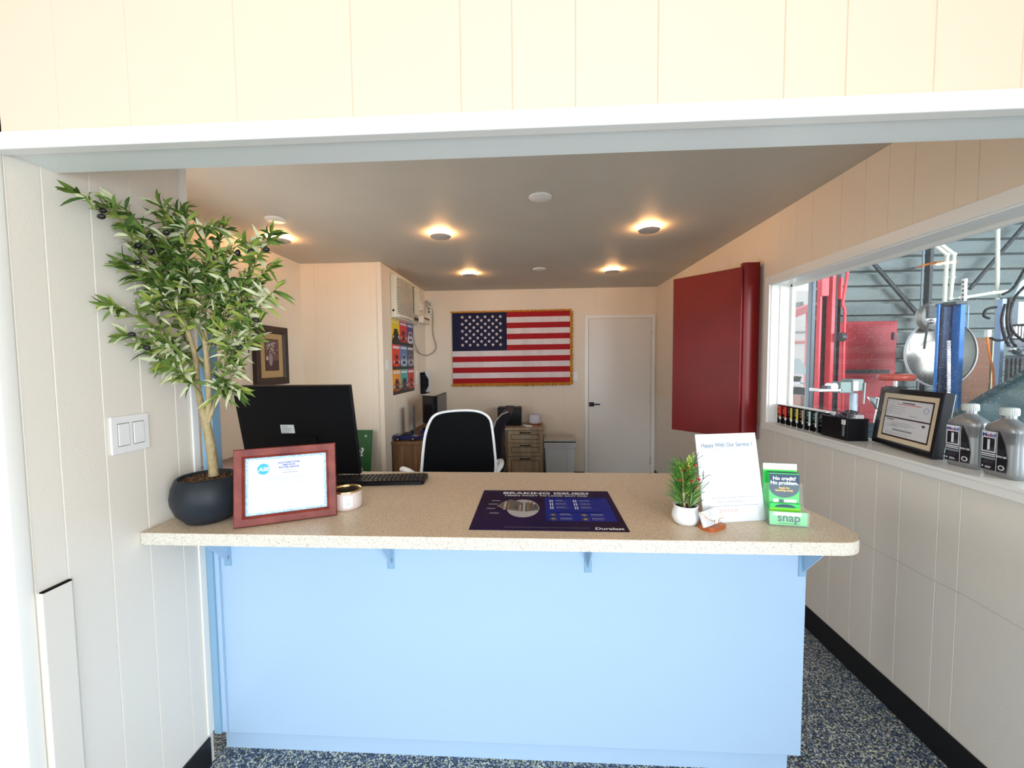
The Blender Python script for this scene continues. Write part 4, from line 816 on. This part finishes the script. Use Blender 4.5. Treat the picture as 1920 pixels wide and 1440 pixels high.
t = thing('white_charger', 'white charging cable and plug lying on the drawer cabinet', 'charger', (-.10, 4.84, .742)); b = MB(); b.box((.0, -.02, 0), (.075, .02, .018), white, bev=.004); b.build('adapter', t); b = MB(); b.tube(smooth([Vector((0, 0, .008)), Vector((-.03, .04, .008)), Vector((.02, .08, .006)), Vector((-.04, .12, .005))], 5), .004, white, 6); b.build('cable', t)
# bin
t = thing('trash_bin', 'white lidded trash bin beside the oak drawer cabinet', 'trash bin', (.305, 4.93, 0)); wb = mat('bin_white', (.66, .70, .74), .4)
b = MB(); a_, c_ = [(-.155, -.13), (.155, -.13), (.155, .15), (-.155, .15)], [(-.182, -.15), (.182, -.15), (.182, .16), (-.182, .16)]
b.add([(x, y, 0) for x, y in a_] + [(x, y, .56) for x, y in c_], [(0, 3, 2, 1), (0, 1, 5, 4), (1, 2, 6, 5), (2, 3, 7, 6), (3, 0, 4, 7), (4, 5, 6, 7)], wb)
for x in (.08, -.16): b.box((x, -.155, .02), (x + .004, -.139, .50), wb)
b.build('bin_body', t)
b = MB()
for k in range(5): b.tube([(-.186, -.154, .50 + k * .012), (.0, -.158 - .002 * (k % 2), .497 + k * .012), (.186, -.154, .502 + k * .012)], .006, mat('bin_liner', (.70, .72, .78), .3), 6)
b.build('liner', t)
b = MB(); b.box((-.186, -.155, .562), (.186, .17, .572), black); b.box((-.19, -.16, .572), (.19, .175, .600), mat('bin_lid_grey', (.55, .54, .52), .4), bev=.008, seg=3); b.build('lid', t)
# green yard sign leaning on the closet front
t = lean((-2.08, 3.50, .30), (1, 0, 0), math.radians(11), 'green_sign', 'dark green board with white lettering leaning behind the black monitor', 'sign board')
b = MB(); b.box((0, 0, -.006), (.60, .62, 0), dgreen); b.text('No credit?', .105, paper, .530, .385, .0006, align='RIGHT', bold=.003); b.text('No problem.', .105, paper, .552, .235, .0006, align='RIGHT', bold=.003); b.disc(.54, .565, .011, .0006, mat('pale_green_dot', (.35, .6, .35), .5)); b.build('board', t)
b = MB(); b.box((.02, -.30, -.02), (.05, .02, -.007), dgrey); b.box((.55, -.30, -.02), (.58, .02, -.007), dgrey); b.build('feet', t)
# picture on the far left wall
t = thing('framed_picture', 'dark framed still life of a flower vase hung on the left office wall', 'picture'); t.matrix_world = frame((-2.104, 2.985, 1.352), (0, 1, 0), (0, 0, 1)); PW, PH = .405, .475
b = MB(); picframe(b, PW, PH, .06, .038, dkwood, .012); b.build('frame', t)
b = MB(); b.box((.05, .05, -.03), (PW - .05, PH - .05, -.016), mat('tan_mat', (.52, .36, .17), .7)); Z = -.0155; b.rect(.115, .115, PW - .115, PH - .105, Z, dkwood); b.rect(.122, .122, PW - .122, PH - .112, Z + .0004, mat('mauve_print', (.17, .09, .09), .6)); Z += .0008
b.rect(.122, .122, PW - .122, .20, Z, mat('print_table', (.08, .04, .045), .6)); lv = mat('vase_lilac', (.34, .28, .33), .6)
b.poly([(.185 + .024 * math.cos(k * PI / 10), .205 + .05 * math.sin(k * PI / 10)) for k in range(20)], Z + .0004, lv); b.rect(.13, .2, .155, .23, Z, paperb if 0 else mat('print_pale', (.6, .52, .46), .6))
for i in range(60): b.disc(random.uniform(.135, .27), random.uniform(.255, .345), .0075, Z + .0004 + i * 5e-6, (MT['print_pale'], lv, MT['print_table'])[i % 3], n=7)
b.build('print', t)
# side table
t = thing('side_table', 'reddish brown side table behind the counter at the left office wall', 'side table', (-2.14, 2.35, 0)); rb = mat('reddish_table', (.17, .10, .085), .4)
b = MB(); b.box((0, 0, .835), (.52, .70, .865), rb, bev=.003); b.build('table_top', t)
for x, y in ((.02, .02), (.46, .02), (.02, .64), (.46, .64)): b = MB(); b.box((x, y, 0), (x + .04, y + .04, .835), rb); b.build('leg', t)
t = thing('white_stapler', 'small white device with black tip on the side table', 'stapler', (-2.0, 2.72, .865), -.3); b = MB(); b.box((-.10, -.02, 0), (.05, .02, .03), cream2, bev=.006); b.build('stapler_body', t); b = MB(); b.box((.05, -.02, 0), (.068, .02, .03), blk, bev=.003); b.build('tip', t)

# ---------------------------------------------------------------- office chairs
t = thing('office_chair', 'white framed office chair with black mesh back behind the counter', 'office chair', (-.52, 2.75, 0), math.radians(20))
out_ = [(-.262, .76), (-.248, .90), (-.228, 1.03), (-.197, 1.115), (-.160, 1.160), (-.10, 1.178), (0, 1.184), (.11, 1.180), (.180, 1.160), (.222, 1.118), (.236, 1.04), (.246, .90), (.250, .76), (.22, .64), (.15, .60), (-.16, .60), (-.235, .64)]
def bow(x, z): return .055 * (1 - (x / .26) ** 2) + .10 * max(0, 1 - abs(z - .85) / .5) * -.5
P = smooth([Vector((x, 0, z)) for x, z in out_] + [Vector((out_[0][0], 0, out_[0][1]))], 4)[:-1]
b = MB(); ctr = Vector((0, bow(0, .9), .9)); n_ = len(P); rings = []
vs = []; R5 = (1.0, .75, .5, .25)
for f_ in R5:
    for p in P: x = p.x * f_; z = .9 + (p.z - .9) * f_; vs.append((x, bow(x, z), z))
vs.append(ctr); fs = []
for r in range(3):
    for k in range(n_): fs.append((r * n_ + k, r * n_ + (k + 1) % n_, (r + 1) * n_ + (k + 1) % n_, (r + 1) * n_ + k))
fs += [(3 * n_ + k, 3 * n_ + (k + 1) % n_, 4 * n_) for k in range(n_)]
b.add(vs, fs, blkm, smooth=True); b.add([(v[0], v[1] + .014, v[2]) for v in vs], fs, blkm, smooth=True); b.build('backrest', t)
b = MB(); b.tube([(p.x, bow(p.x, p.z) + .006, p.z) for p in P], .0095, white, 10, close=True); b.build('back_frame', t)
b = MB(); b.box((-.24, .05, .46), (.24, .50, .53), blkm, bev=.03, seg=4); b.build('seat', t)
b = MB(); b.tube([(0, .09, .62), (0, .12, .52), (0, .24, .45)], .022, white, 10); b.build('back_support', t)
for s_ in (-1, 1):
    b = MB(); x = s_ * .275; b.tube(smooth([Vector((x * .95, .05, .67)), Vector((x, .02, .735)), Vector((x * 1.15, .06, .768)), Vector((x * 1.30, .20, .760)), Vector((x * 1.36, .30, .735)), Vector((x * 1.30, .34, .70)), Vector((x * 1.05, .30, .50))], 5), .020, white, 10); b.build('armrest', t)
b = MB(); b.cyl((0, .26, .10), (0, .26, .46), .028, blk, 14); b.build('gas_column', t)
for k in range(5):
    a = 2 * PI * k / 5; b = MB(); c_ = Vector((.30 * math.cos(a), .26 + .30 * math.sin(a), .07)); b.tube([Vector((0, .26, .12)), c_], [.024, .015], white, 8); lg = b.build('base_leg', t); b = MB(); b.sphere((c_.x, c_.y, .027), .027, blk, n=12); b.build('caster', lg)
t = thing('executive_chair', 'black high backed chair seen side on, beyond the white office chair', 'office chair', (-.33, 4.05, 0), 0)
sk = mat('black_leather', (.008, .006, .009), .45, spec=.2)
b = MB(); T = frame((0, .22, 0), (1, 0, 0), (0, 0, 1)); b.prism([(-.10, .48), (-.085, .70), (-.07, .86), (-.035, .96), (.02, 1.02), (.085, 1.045), (.115, 1.03), (.105, .99), (.05, .92), (.02, .8), (.015, .66), (.03, .48)], 0, .44, sk, T, True); b.build('backrest', t)
b = MB(); b.tube([(-.085, -.222, .70), (-.068, -.222, .86), (-.033, -.222, .962), (.022, -.222, 1.022), (.085, -.222, 1.048)], .005, mat('piping_grey', (.45, .40, .36), .5), 6); b.build('piping', t)
b = MB(); b.box((-.36, -.24, .42), (.03, .24, .52), sk, bev=.03, seg=4); b.build('seat', t); b = MB(); b.cyl((-.12, 0, .1), (-.12, 0, .42), .03, blk, 12); b.build('gas_column', t)
for k in range(5):
    a = 2 * PI * k / 5; b = MB(); c_ = Vector((-.12 + .26 * math.cos(a), .3 * math.sin(a), .07)); b.tube([Vector((-.12, 0, .12)), c_], [.024, .015], blk, 8); lg = b.build('base_leg', t); b = MB(); b.sphere((c_.x, c_.y, .027), .027, blk, n=10); b.build('caster', lg)
# ---------------------------------------------------------------- the garage beyond the window
G0 = XR + .2
conc = mat('garage_concrete', (.30, .31, .31), .7, noise=(2, (.22, .23, .23), .3, .7, S1))
b = MB(); b.box((G0, -6, -.12), (20, 7.6, -.01), conc); struct(b, 'floor_garage')
b = MB(); b.box((-30, 7.6, -.14), (60, 60, -.02), mat('bright_pavement', (.75, .75, .74), .8)); struct(b, 'ground')
GW = 7.5; gx0 = at(1533, 600, GW).x; gwm = mat('galvanised_wall', (.20, .245, .245), .5, .15, noise=(1.2, (.15, .188, .19), .3, .7, (1, 1, 3)))
b = MB(); z = 0
while z < 4.6:
    for (za, ya), (zb, yb) in zip([(0, 0), (.185, 0), (.195, .10), (.235, .10), (.255, 0)][:-1], [(0, 0), (.185, 0), (.195, .10), (.235, .10), (.255, 0)][1:]):
        b.add([(gx0, GW + ya, z + za), (18, GW + ya, z + za), (18, GW + yb, z + zb), (gx0, GW + yb, z + zb)], [(0, 1, 2, 3)], gwm)
    z += .255
b.box((gx0, GW + .11, 0), (18, GW + .16, 4.6), gwm); struct(b, 'wall_garage_back')
b = MB(); b.box((G0, -6, 4.5), (18, 7.7, 4.6), gwm); struct(b, 'ceiling_garage')
b = MB(); b.box((15, -6, 0), (15.1, 7.5, 4.5), gwm); struct(b, 'wall_garage_right')
stl = mat('dark_steel', (.07, .085, .095), .5, .3); gb = mat('blue_grey_steel', (.20, .26, .32), .5)
def px_box(b, x0, x1, y, dy, ytop, ybot, m_, z0=None, bev=.004):
    s_ = .6 * (x1 - x0); dy = min(dy, y * s_ / max(1, x0 - 982 - s_)) if dy > .05 else dy
    a = at(x0, ytop, y); c = at(x1, ytop, y); e = at(x0, ybot, y); xl = at(x0, ytop, y + dy).x; b.box((xl, y, e.z if z0 is None else z0), (c.x, y + dy, a.z), m_, bev=bev)
n_ = 1
def strut(p, q, r, m_, label, name='roof_brace', cat='brace', extra=None):
    t = thing(name, label, cat); b = MB(); b.tube([p, q], r, m_, 4); b.build('brace_bar', t); return t
strut(at(1632, 487, 7.35), at(1730, 600, 7.35), .035, stl, 'dark diagonal brace across the garage wall, left of the round mirror')
strut(at(1921, 422, 7.3), at(1818, 542, 7.3), .030, stl, 'dark diagonal brace on the garage wall right of the white pipes')
t = thing('steel_column', 'dark steel column on the garage wall above the round mirror', 'column'); b = MB(); px_box(b, 1738, 1755, 7.2, .25, 400, 800, stl, 0); b.build('column_shaft', t); b = MB(); px_box(b, 1733, 1738, 7.18, .02, 380, 800, gb, 0); b.build('flange', t)
t = thing('door_post', 'blue grey steel post at the left opening of the garage', 'post'); b = MB(); px_box(b, 1518, 1533, 6.9, .2, 460, 800, gb, 0); px_box(b, 1524, 1527, 6.88, .02, 460, 800, stl, 0); b.build('post_shaft', t)
# red lift column
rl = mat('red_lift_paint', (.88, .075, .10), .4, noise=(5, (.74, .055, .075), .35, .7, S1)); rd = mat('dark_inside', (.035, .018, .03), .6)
t = thing('red_lift', 'tall red vehicle lift column at the left of the garage window', 'vehicle lift'); LY = 5.6
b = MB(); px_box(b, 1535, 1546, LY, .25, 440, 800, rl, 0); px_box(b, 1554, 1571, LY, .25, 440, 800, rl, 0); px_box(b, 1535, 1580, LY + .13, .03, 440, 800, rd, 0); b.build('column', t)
b = MB(); px_box(b, 1537, 1556, LY - .03, .05, 505, 555, rl); b.build('top_bracket', t)
b = MB(); px_box(b, 1572, 1581, LY - .05, .10, 520, 560, rl); px_box(b, 1571, 1577, LY - .02, .05, 560, 800, rd, 0); b.build('carriage', t)
b = MB(); b.tube(smooth([at(1593, 470, LY - .05), at(1588, 520, LY - .05), at(1580, 570, LY - .05), at(1584, 582, LY - .05), at(1582, 650, LY - .05), at(1580, 790, LY - .05)], 4), .018, rl, 8); b.build('red_pipe', t)
b = MB(); p = at(1574, 632, LY - .08); b.cyl(p, p + Vector((.05, 0, 0)), .06, stl, 12); b.build('pulley', t)
# red tool cabinet
t = thing('red_tool_cabinet', 'large red steel cabinet standing against the garage wall', 'cabinet'); CY = 7.0
a = at(1583, 603, CY); c = at(1683, 603, CY); zb = at(1600, 690, CY).z
b = MB(); b.box((a.x, CY, 0), (c.x, CY + .38, a.z), rl, bev=.01); b.build('body', t)
b = MB(); b.box((a.x + .04, CY - .02, zb), (c.x - .06, CY, a.z - .05), rl, bev=.006); d_ = b.build('door', t); b = MB(); p = at(1675, 630, CY - .03); b.box((p.x - .015, CY - .04, p.z - .06), (p.x + .015, CY - .02, p.z + .06), stl, bev=.004); b.build('handle', d_)
b = MB(); b.box((a.x + .02, CY - .012, zb - .09), (c.x - .1, CY - .002, zb - .03), stl); b.build('gap_shelf', t)
b = MB(); b.box((a.x + .04, CY - .02, .1), (c.x - .06, CY, zb - .12), rl, bev=.006); b.build('lower_door', t)
# mirror
t = thing('round_mirror', 'large round convex mirror on the garage wall behind the blue column', 'mirror'); MY = 6.1; c = at(1764, 662, MY); r = 61 * MY / FPX
T = frame(c, (1, 0, 0), (0, 0, 1)) ; b = MB(); pf = [(r * math.sin(a_ * .5 / 10), r * .9 * (math.cos(a_ * .5 / 10) - math.cos(.5))) for a_ in range(0, 11)]; k = r / pf[-1][0]
b.lathe([(p[0] * k * .98, p[1]) for p in pf], mat('mirror_face', (.42, .40, .37), .22, .9), 48, T); b.build('mirror_dome', t)
b = MB(); b.lathe([(r * .97, -.02), (r * 1.01, -.015), (r * 1.01, .01), (r * .97, .012)], white, 48, T); b.lathe([(0, -.02), (r, -.02)], stl, 32, T); b.build('rim', t)
b = MB(); b.tube([c + Vector((0, .03, .0)), at(1764, 662, 7.48)], .03, stl, 6); b.build('wall_bracket', t)
# hose reel
t = thing('hose_reel', 'metal hose reel mounted above the round mirror', 'hose reel'); c = at(1748, 594, 6.0); T = frame(c, (1, 0, 0), (0, 0, 1)); b = MB()
b.lathe([(.05, -.06), (.19, -.05), (.20, -.02), (.06, -.01), (.06, .05), (.20, .06), (.19, .08), (.04, .09)], mat('worn_aluminium', (.55, .57, .55), .35, .6), 28, T)
b.build('reel_disc', t); b = MB()
for k in range(5): a_ = k * 1.25; p = c + Vector((.12 * math.cos(a_), -.09, .13 * math.sin(a_))); b.sphere(p, .035, (stl, silver)[k % 2], n=8)
b.box(c + Vector((-.16, -.12, -.03)), c + Vector((-.05, -.06, .14)), stl, bev=.01); b.build('hub_parts', t)
b = MB(); b.tube(smooth([c + Vector((-.12, -.08, -.1)), c + Vector((-.15, -.08, -.3)), c + Vector((-.16, -.08, -.45))], 4), .015, stl, 6); b.tube([c + Vector((0, .1, 0)), at(1750, 594, 7.15)], .025, stl, 6); b.build('hose_end', t)
# blue lift column
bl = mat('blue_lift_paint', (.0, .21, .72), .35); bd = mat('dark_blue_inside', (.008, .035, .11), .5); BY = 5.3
t = thing('blue_lift', 'bright blue vehicle lift column in the middle of the garage window', 'vehicle lift')
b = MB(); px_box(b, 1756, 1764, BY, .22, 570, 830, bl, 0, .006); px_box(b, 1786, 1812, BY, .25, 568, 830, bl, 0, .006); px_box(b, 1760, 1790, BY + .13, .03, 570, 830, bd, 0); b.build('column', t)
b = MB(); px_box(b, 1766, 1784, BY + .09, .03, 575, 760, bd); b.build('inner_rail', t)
b = MB()
for k in range(46): y_ = 640 + k * 3.1; p = at(1779, y_, BY - .005); b.box((p.x - .018, BY - .01, p.z - .005), (p.x + .018, BY + .0, p.z + .006), silver)
b.build('chain', t)
b = MB(); px_box(b, 1754, 1815, BY - .03, .32, 565, 571, stl); b.build('top_plate', t)
b = MB(); px_box(b, 1803, 1815, BY, .04, 522, 567, white)
for k in range(5): p = at(1806, 529 + k * 8, BY - .004); b.box((p.x - .012, BY - .006, p.z - .012), (p.x + .006, BY, p.z + .012), blk)
b.build('slotted_bar', t)
b = MB(); px_box(b, 1813, 1818, BY + .1, .08, 572, 616, mat('pale_blue_paint', (.35, .55, .78), .4)); b.build('side_strip', t)
# pipes
pp = mat('cream_conduit', (.72, .76, .66), .4)
for pts, lb in (([(1728, 440), (1776, 478), (1773, 520), (1771, 566)], 'white conduit pipe bending down onto the blue lift, left one of the pair'), ([(1738, 438), (1789, 477), (1786, 520), (1782, 560), (1812, 557), (1862, 549), (1890, 546)], 'white conduit pipe bending right over the top of the blue lift')):
    t = thing('conduit_pipe', lb, 'pipe'); b = MB(); P_2 = [at(x, y, 5.4) for x, y in pts]; b.tube(P_2, .021, pp, 8)
    for p in P_2[1:-1]: b.sphere(p, .028, pp, n=8)
    b.build('pipe_run', t)
t = thing('conduit_pipe', 'straight white vertical pipe in front of the garage wall, right of the blue lift', 'pipe'); b = MB(); p = at(1871, 395, 5.8); q = at(1866, 790, 5.8); b.tube([(p.x, p.y, 4.5), p, at(1870, 560, 5.8), q, (q.x, q.y, 0)], .022, pp, 8); b.build('pipe_run', t)
t = thing('air_hose', 'short orange air hose crossing the steel column', 'hose'); b = MB(); b.tube(smooth([at(1718, 502, 7.48), at(1724, 500, 6.6), at(1740, 495, 6.6), at(1760, 492, 6.6), at(1775, 493, 5.44)], 4), .016, mat('hose_orange', (.80, .22, .02), .4), 8); b.build('hose_run', t)
t = thing('orange_cord', 'orange cord hanging in front of the brown plywood panel', 'cord'); b = MB(); b.tube(smooth([at(x, y, 4.95) for x, y in ((1851, 630), (1853, 650), (1856, 670), (1862, 695), (1863, 730), (1862, 760))], 4), .012, MT['hose_orange'], 6); b.build('cord_run', t); b = MB(); p = at(1852, 627, 4.95); b.box(p - Vector((.02, .02, .03)), p + Vector((.02, .02, .05)), white); b.build('plug', t)
t = thing('plywood_panel', 'brown plywood panel standing right of the blue lift column', 'panel'); b = MB(); px_box(b, 1800, 1862, 6.4, .03, 634, 800, mat('plywood_brown', (.20, .085, .045), .6, noise=(3, (.27, .12, .065), .3, .7, (1, 1, .3))), 0); b.build('panel_sheet', t); b = MB(); px_box(b, 1860, 1863, 6.38, .03, 634, 800, mat('pale_yellow_edge', (.70, .72, .45), .5), 0); b.build('edge_strip', t)
# right hand machine: pale blue post, panel, engine and hoses
pb = mat('pale_blue_machine', (.38, .55, .82), .4)
t = thing('service_machine', 'pale blue workshop machine with black hoses at the right window edge', 'machine'); b = MB(); px_box(b, 1868, 1888, 5.25, .2, 560, 800, pb, 0); b.build('post', t)
b = MB(); px_box(b, 1893, 1990, 5.4, .1, 566, 625, mat('white_blue_panel', (.62, .74, .84), .4)); b.build('upper_panel', t)
b = MB(); px_box(b, 1897, 1960, 5.15, .2, 606, 636, dgrey, bev=.01)
for k in range(6): px_box(b, 1902 + k * 6, 1905 + k * 6, 5.13, .03, 612, 634, silver, bev=0)
px_box(b, 1893, 1950, 5.1, .2, 640, 650, white, bev=.01)
for k in range(6): b.sphere(at(1898 + k * 8, 655 + (k % 3) * 4, 5.1), .04, (silver, stl, grey)[k % 3], n=8)
b.build('engine_block', t)
b = MB(); px_box(b, 1884, 1970, 5.0, .4, 666, 800, mat('grey_cabinet_paint', (.36, .40, .45), .4), 0)
for k in range(4): px_box(b, 1889 + k * 8, 1891 + k * 8, 4.98, .03, 672, 790, dgrey, 0, 0)
b.build('grey_cabinet', t)
for pts in ([(1930, 530), (1905, 555), (1893, 590), (1898, 620), (1920, 640)], [(1885, 570), (1878, 600), (1883, 630), (1892, 650)], [(1868, 576), (1850, 580), (1845, 592), (1855, 597)], [(1893, 560), (1888, 600), (1895, 635), (1905, 650)], [(1921, 505), (1900, 540), (1880, 552)], [(1852, 630), (1868, 638), (1885, 636), (1900, 626)]):
    b = MB(); b.tube(smooth([at(x, y, 4.95) for x, y in pts], 5), .014, blk, 8); b.build('hose', t)
t = thing('sky_blue_fender', 'pale blue vehicle panel behind hoses in the upper right window corner', 'vehicle panel'); b = MB(); p = [at(1893, 556, 5.6), at(1905, 530, 5.6), at(1922, 516, 5.6), at(1990, 500, 5.6), at(1990, 560, 5.6)]; T = frame((0, 5.6, 0), (1, 0, 0), (0, 0, 1)); b.prism([(q.x, q.z) for q in p], -.05, .05, mat('aqua_panel', (.45, .68, .72), .35), T); b.build('panel_shell', t)
# stool
t = thing('red_stool', 'round red shop stool beyond the framed certificates', 'stool'); c = at(1680, 708, 5.2); b = MB(); T = Matrix.Translation((c.x, c.y, c.z)); b.lathe([(0, .045), (.15, .045), (.178, .03), (.182, .0), (.165, -.035), (0, -.04)], mat('red_vinyl', (.50, .06, .035), .25), 32, T); b.build('seat', t)
b = MB(); b.cyl(c - Vector((0, 0, .04)), (c.x, c.y, c.z - .5), .025, silver, 12); b.build('post', t); b = MB(); b.tube([(c.x + .10 * math.cos(k * PI / 8), c.y + .10 * math.sin(k * PI / 8), c.z - .12) for k in range(16)], .012, blk, 6, close=True); b.build('ring', t)
for k in range(4): a_ = PI / 4 + k * PI / 2; b = MB(); b.tube([Vector((c.x, c.y, c.z - .45)), Vector((c.x + .2 * math.cos(a_), c.y + .2 * math.sin(a_), 0))], .015, silver, 8); b.build('leg', t)
# bench vise on a stand
t = thing('bench_vise', 'grey green bench vise on a pale post in front of the red cabinet', 'vise'); VY = 4.6; vg = mat('vise_green_grey', (.20, .27, .26), .5, .3)
def vb(b, x0, x1, y0, y1, m_, dy=.14, o=0): a = at(x0, y0, VY); c = at(x1, y1, VY); b.box((a.x, VY + o, c.z), (c.x, VY + o + dy, a.z), m_, bev=.008)
b = MB(); vb(b, 1576, 1601, 716, 737, vg); vb(b, 1597, 1618, 711, 733, vg, .16, -.01); b.build('vise_body', t)
b = MB(); vb(b, 1598, 1608, 714, 734, silver, .18, -.02); vb(b, 1612, 1624, 716, 730, stl, .12); b.build('jaw', t)
b = MB(); vb(b, 1535, 1580, 729, 735, silver, .16); p = at(1565, 725, VY); b.cyl(p, p + Vector((0, .1, 0)), .038, silver, 16); vb(b, 1550, 1560, 724, 730, stl, .08); b.build('swivel_plate', t)
b = MB(); b.cyl(at(1622, 718, VY - .02), at(1619, 757, VY - .02), .010, grey, 8); b.build('turning_bar', t)
b = MB(); a = at(1601, 737, VY + .07); b.cyl((a.x, VY + .07, 0), (a.x, VY + .07, a.z), .036, mat('pale_post', (.50, .60, .72), .4), 16); b.build('stand_post', t)
# lounge frame
t = thing('folding_creeper', 'silver framed folding seat behind the framed certificates', 'folding chair'); b = MB(); q = [at(x, y, 4.9) for x, y in ((1627, 744), (1648, 746), (1660, 770), (1645, 768))]; b.tube(q, .012, silver, 6, close=True); b.build('frame', t)
b = MB(); b.add([v + Vector((0, .01, 0)) for v in q] + [v + Vector((0, .02, 0)) for v in q], [(0, 1, 2, 3), (4, 7, 6, 5)], grey); b.build('panel', t); b = MB(); a = q[2]; b.tube([a, (a.x, a.y, 0)], .012, silver, 6); a = q[1]; b.tube([a, (a.x - .15, a.y, 0)], .012, silver, 6); b.build('leg', t)
# parked car
t = thing('parked_car', 'dark teal car in the garage, its windshield rising behind the oil bottles', 'car'); cp = mat('car_dark_teal', (.012, .045, .055), .22, coat=.6); ct = mat('car_window', (.10, .18, .20), .12)
yA, yB = 2.9, 4.35; x0 = at(1785, 776, yB).x; zb = at(1785, 776, yB).z; sl = (at(1920, 700, yB).z - zb) / (at(1920, 700, yB).x - x0)
T = frame((0, yB, 0), (1, 0, 0), (0, 0, 1)); RX = x0 + 1.15; RZ = zb + sl * 1.15
b = MB(); b.prism([(x0 - 1.0, .28), (x0 - 1.0, .70), (x0 - .8, .86), (x0 - .3, zb - .06), (x0, zb - .01), (RX + 2.2, zb - .01), (RX + 2.9, .8), (RX + 2.9, .28)], 0, yB - yA, cp, T); b.build('car_body', t)
b = MB()
for y in (yA, yB - .06):
    for (xa, za), (xb, zb2) in (((x0, zb), (RX, RZ)), ((RX, RZ), (RX + 1.2, RZ)), ((RX + 1.2, RZ), (RX + 2.1, zb))): b.add([(xa, y, za - .03), (xb, y, zb2 - .05), (xb, y, zb2 + .06), (xa, y, za + .02), (xa, y + .06, za - .03), (xb, y + .06, zb2 - .05), (xb, y + .06, zb2 + .06), (xa, y + .06, za + .02)], [(0, 1, 2, 3), (4, 7, 6, 5), (3, 2, 6, 7), (0, 4, 5, 1)], cp)
b.box((RX, yA, RZ), (RX + 1.2, yB, RZ + .06), cp); b.build('roof', t)
b = MB(); b.add([(x0, yA + .06, zb - .01), (x0, yB - .06, zb - .01), (RX, yB - .06, RZ), (RX, yA + .06, RZ)], [(0, 1, 2, 3)], ct); b.build('windshield', t)
b = MB(); b.add([(x0 + .1, yA + .02, zb), (RX + 2.0, yA + .02, zb), (RX + 1.2, yA + .02, RZ), (RX, yA + .02, RZ)], [(0, 1, 2, 3)], ct); b.build('side_window', t)
for x in (x0 - .35, RX + 2.0):
    for y in (yA - .01, yB - .19): b = MB(); b.cyl((x, y, .31), (x, y + .2, .31), .32, blkm, 24); b.cyl((x, y - .005, .31), (x, y + .205, .31), .19, silver, 16); b.build('wheel', t)
b = MB(); b.tube([(x0 + .05, yA + .1, zb + .03), (x0 + .6, yA + .3, zb + .03 + sl * .5)], .008, blk, 6); b.build('wiper', t)
# outdoors through the left opening
hw = mat('pale_house_wall', (.82, .78, .74), .8); pkr = mat('faded_red_roof', (.75, .25, .27), .6)
t = thing('neighbour_building', 'bright pale building across the yard through the garage opening', 'building'); b = MB(); a = at(1400, 560, 18); c = at(1545, 560, 18); b.box((a.x, 18, 0), (c.x, 21, at(1500, 545, 18).z), hw); b.build('wall', t)
b = MB(); c1, c2 = at(1470, 600, 15), at(1520, 600, 15); T = frame((0, 17.9, 0), (1, 0, 0), (0, 0, 1)); b.prism([(at(x, y, 15).x, at(x, y, 15).z) for x, y in ((1470, 590), (1525, 568), (1525, 582), (1470, 604))], 0, 2.9, pkr, T); b.build('canopy_roof', t)
b = MB(); px_box(b, 1511, 1517, 15, .3, 585, 900, pkr, 0); b.build('red_post', t)
b = MB(); px_box(b, 1488, 1507, 15.5, .8, 566, 578, mat('roof_unit_green', (.25, .32, .30), .6)); b.build('roof_unit', t)
b = MB(); px_box(b, 1480, 1512, 17.95, .04, 640, 644, pkr); px_box(b, 1480, 1512, 17.95, .04, 622, 624, inkg); b.build('facade_bands', t)
t = thing('yard_car', 'pale car parked in the bright yard beyond the garage opening', 'car'); b = MB(); T = frame((0, 14, 0), (1, 0, 0), (0, 0, 1)); q = [(1470, 700), (1470, 690), (1480, 673), (1500, 672), (1508, 686), (1514, 692), (1514, 702)]; b.prism([(at(x, y, 12.5).x, at(x, y, 12.5).z) for x, y in q], 0, 1.5, mat('pale_car_paint', (.72, .80, .80), .3), T); b.build('car_body', t)
b = MB(); x_ = at(1498, 700, 12.5).x; b.cyl((x_, 12.45, .34), (x_, 12.7, .34), .36, blk, 16); b.build('wheel', t)
t = thing('plant_table', 'white outdoor table in the yard beyond the garage opening', 'table'); b = MB(); px_box(b, 1476, 1514, 8.6, .8, 717, 720, white); b.build('table_top', t)
for x in (1480, 1511): b = MB(); px_box(b, x, x + 2, 8.65, .05, 720, 900, white, 0); b.build('leg', t)
for i, (x, lb) in enumerate(((1487, 'left'), (1498, 'middle'), (1508, 'right'))):
    c = at(x, 717, 8.75); t = thing('potted_herb', 'small green potted plant on the yard table, %s of three' % lb, 'potted plant', (c.x, 8.95, at(x, 717, 8.6).z + .0)); t['group'] = 'plants on the yard table'
    b = MB(); b.lathe([(0, 0), (.045, 0), (.05, .07), (.045, .07), (0, .06)], dgrey, 12); b.build('pot', t); b = MB()
    for k in range(70): a_ = random.random() * 6.28; needle(b, (0, 0, .06), (math.cos(a_), math.sin(a_), random.uniform(.3, 2)), random.uniform(.04, .09), (leafA, leafB)[k % 2], .012)
    b.build('leaves', t)
t = thing('planter_box', 'brown planter box in the yard under the outdoor table', 'planter'); b = MB(); px_box(b, 1482, 1513, 9.4, .5, 742, 800, mat('terracotta_brown', (.45, .25, .20), .7), 0); b.build('box', t)
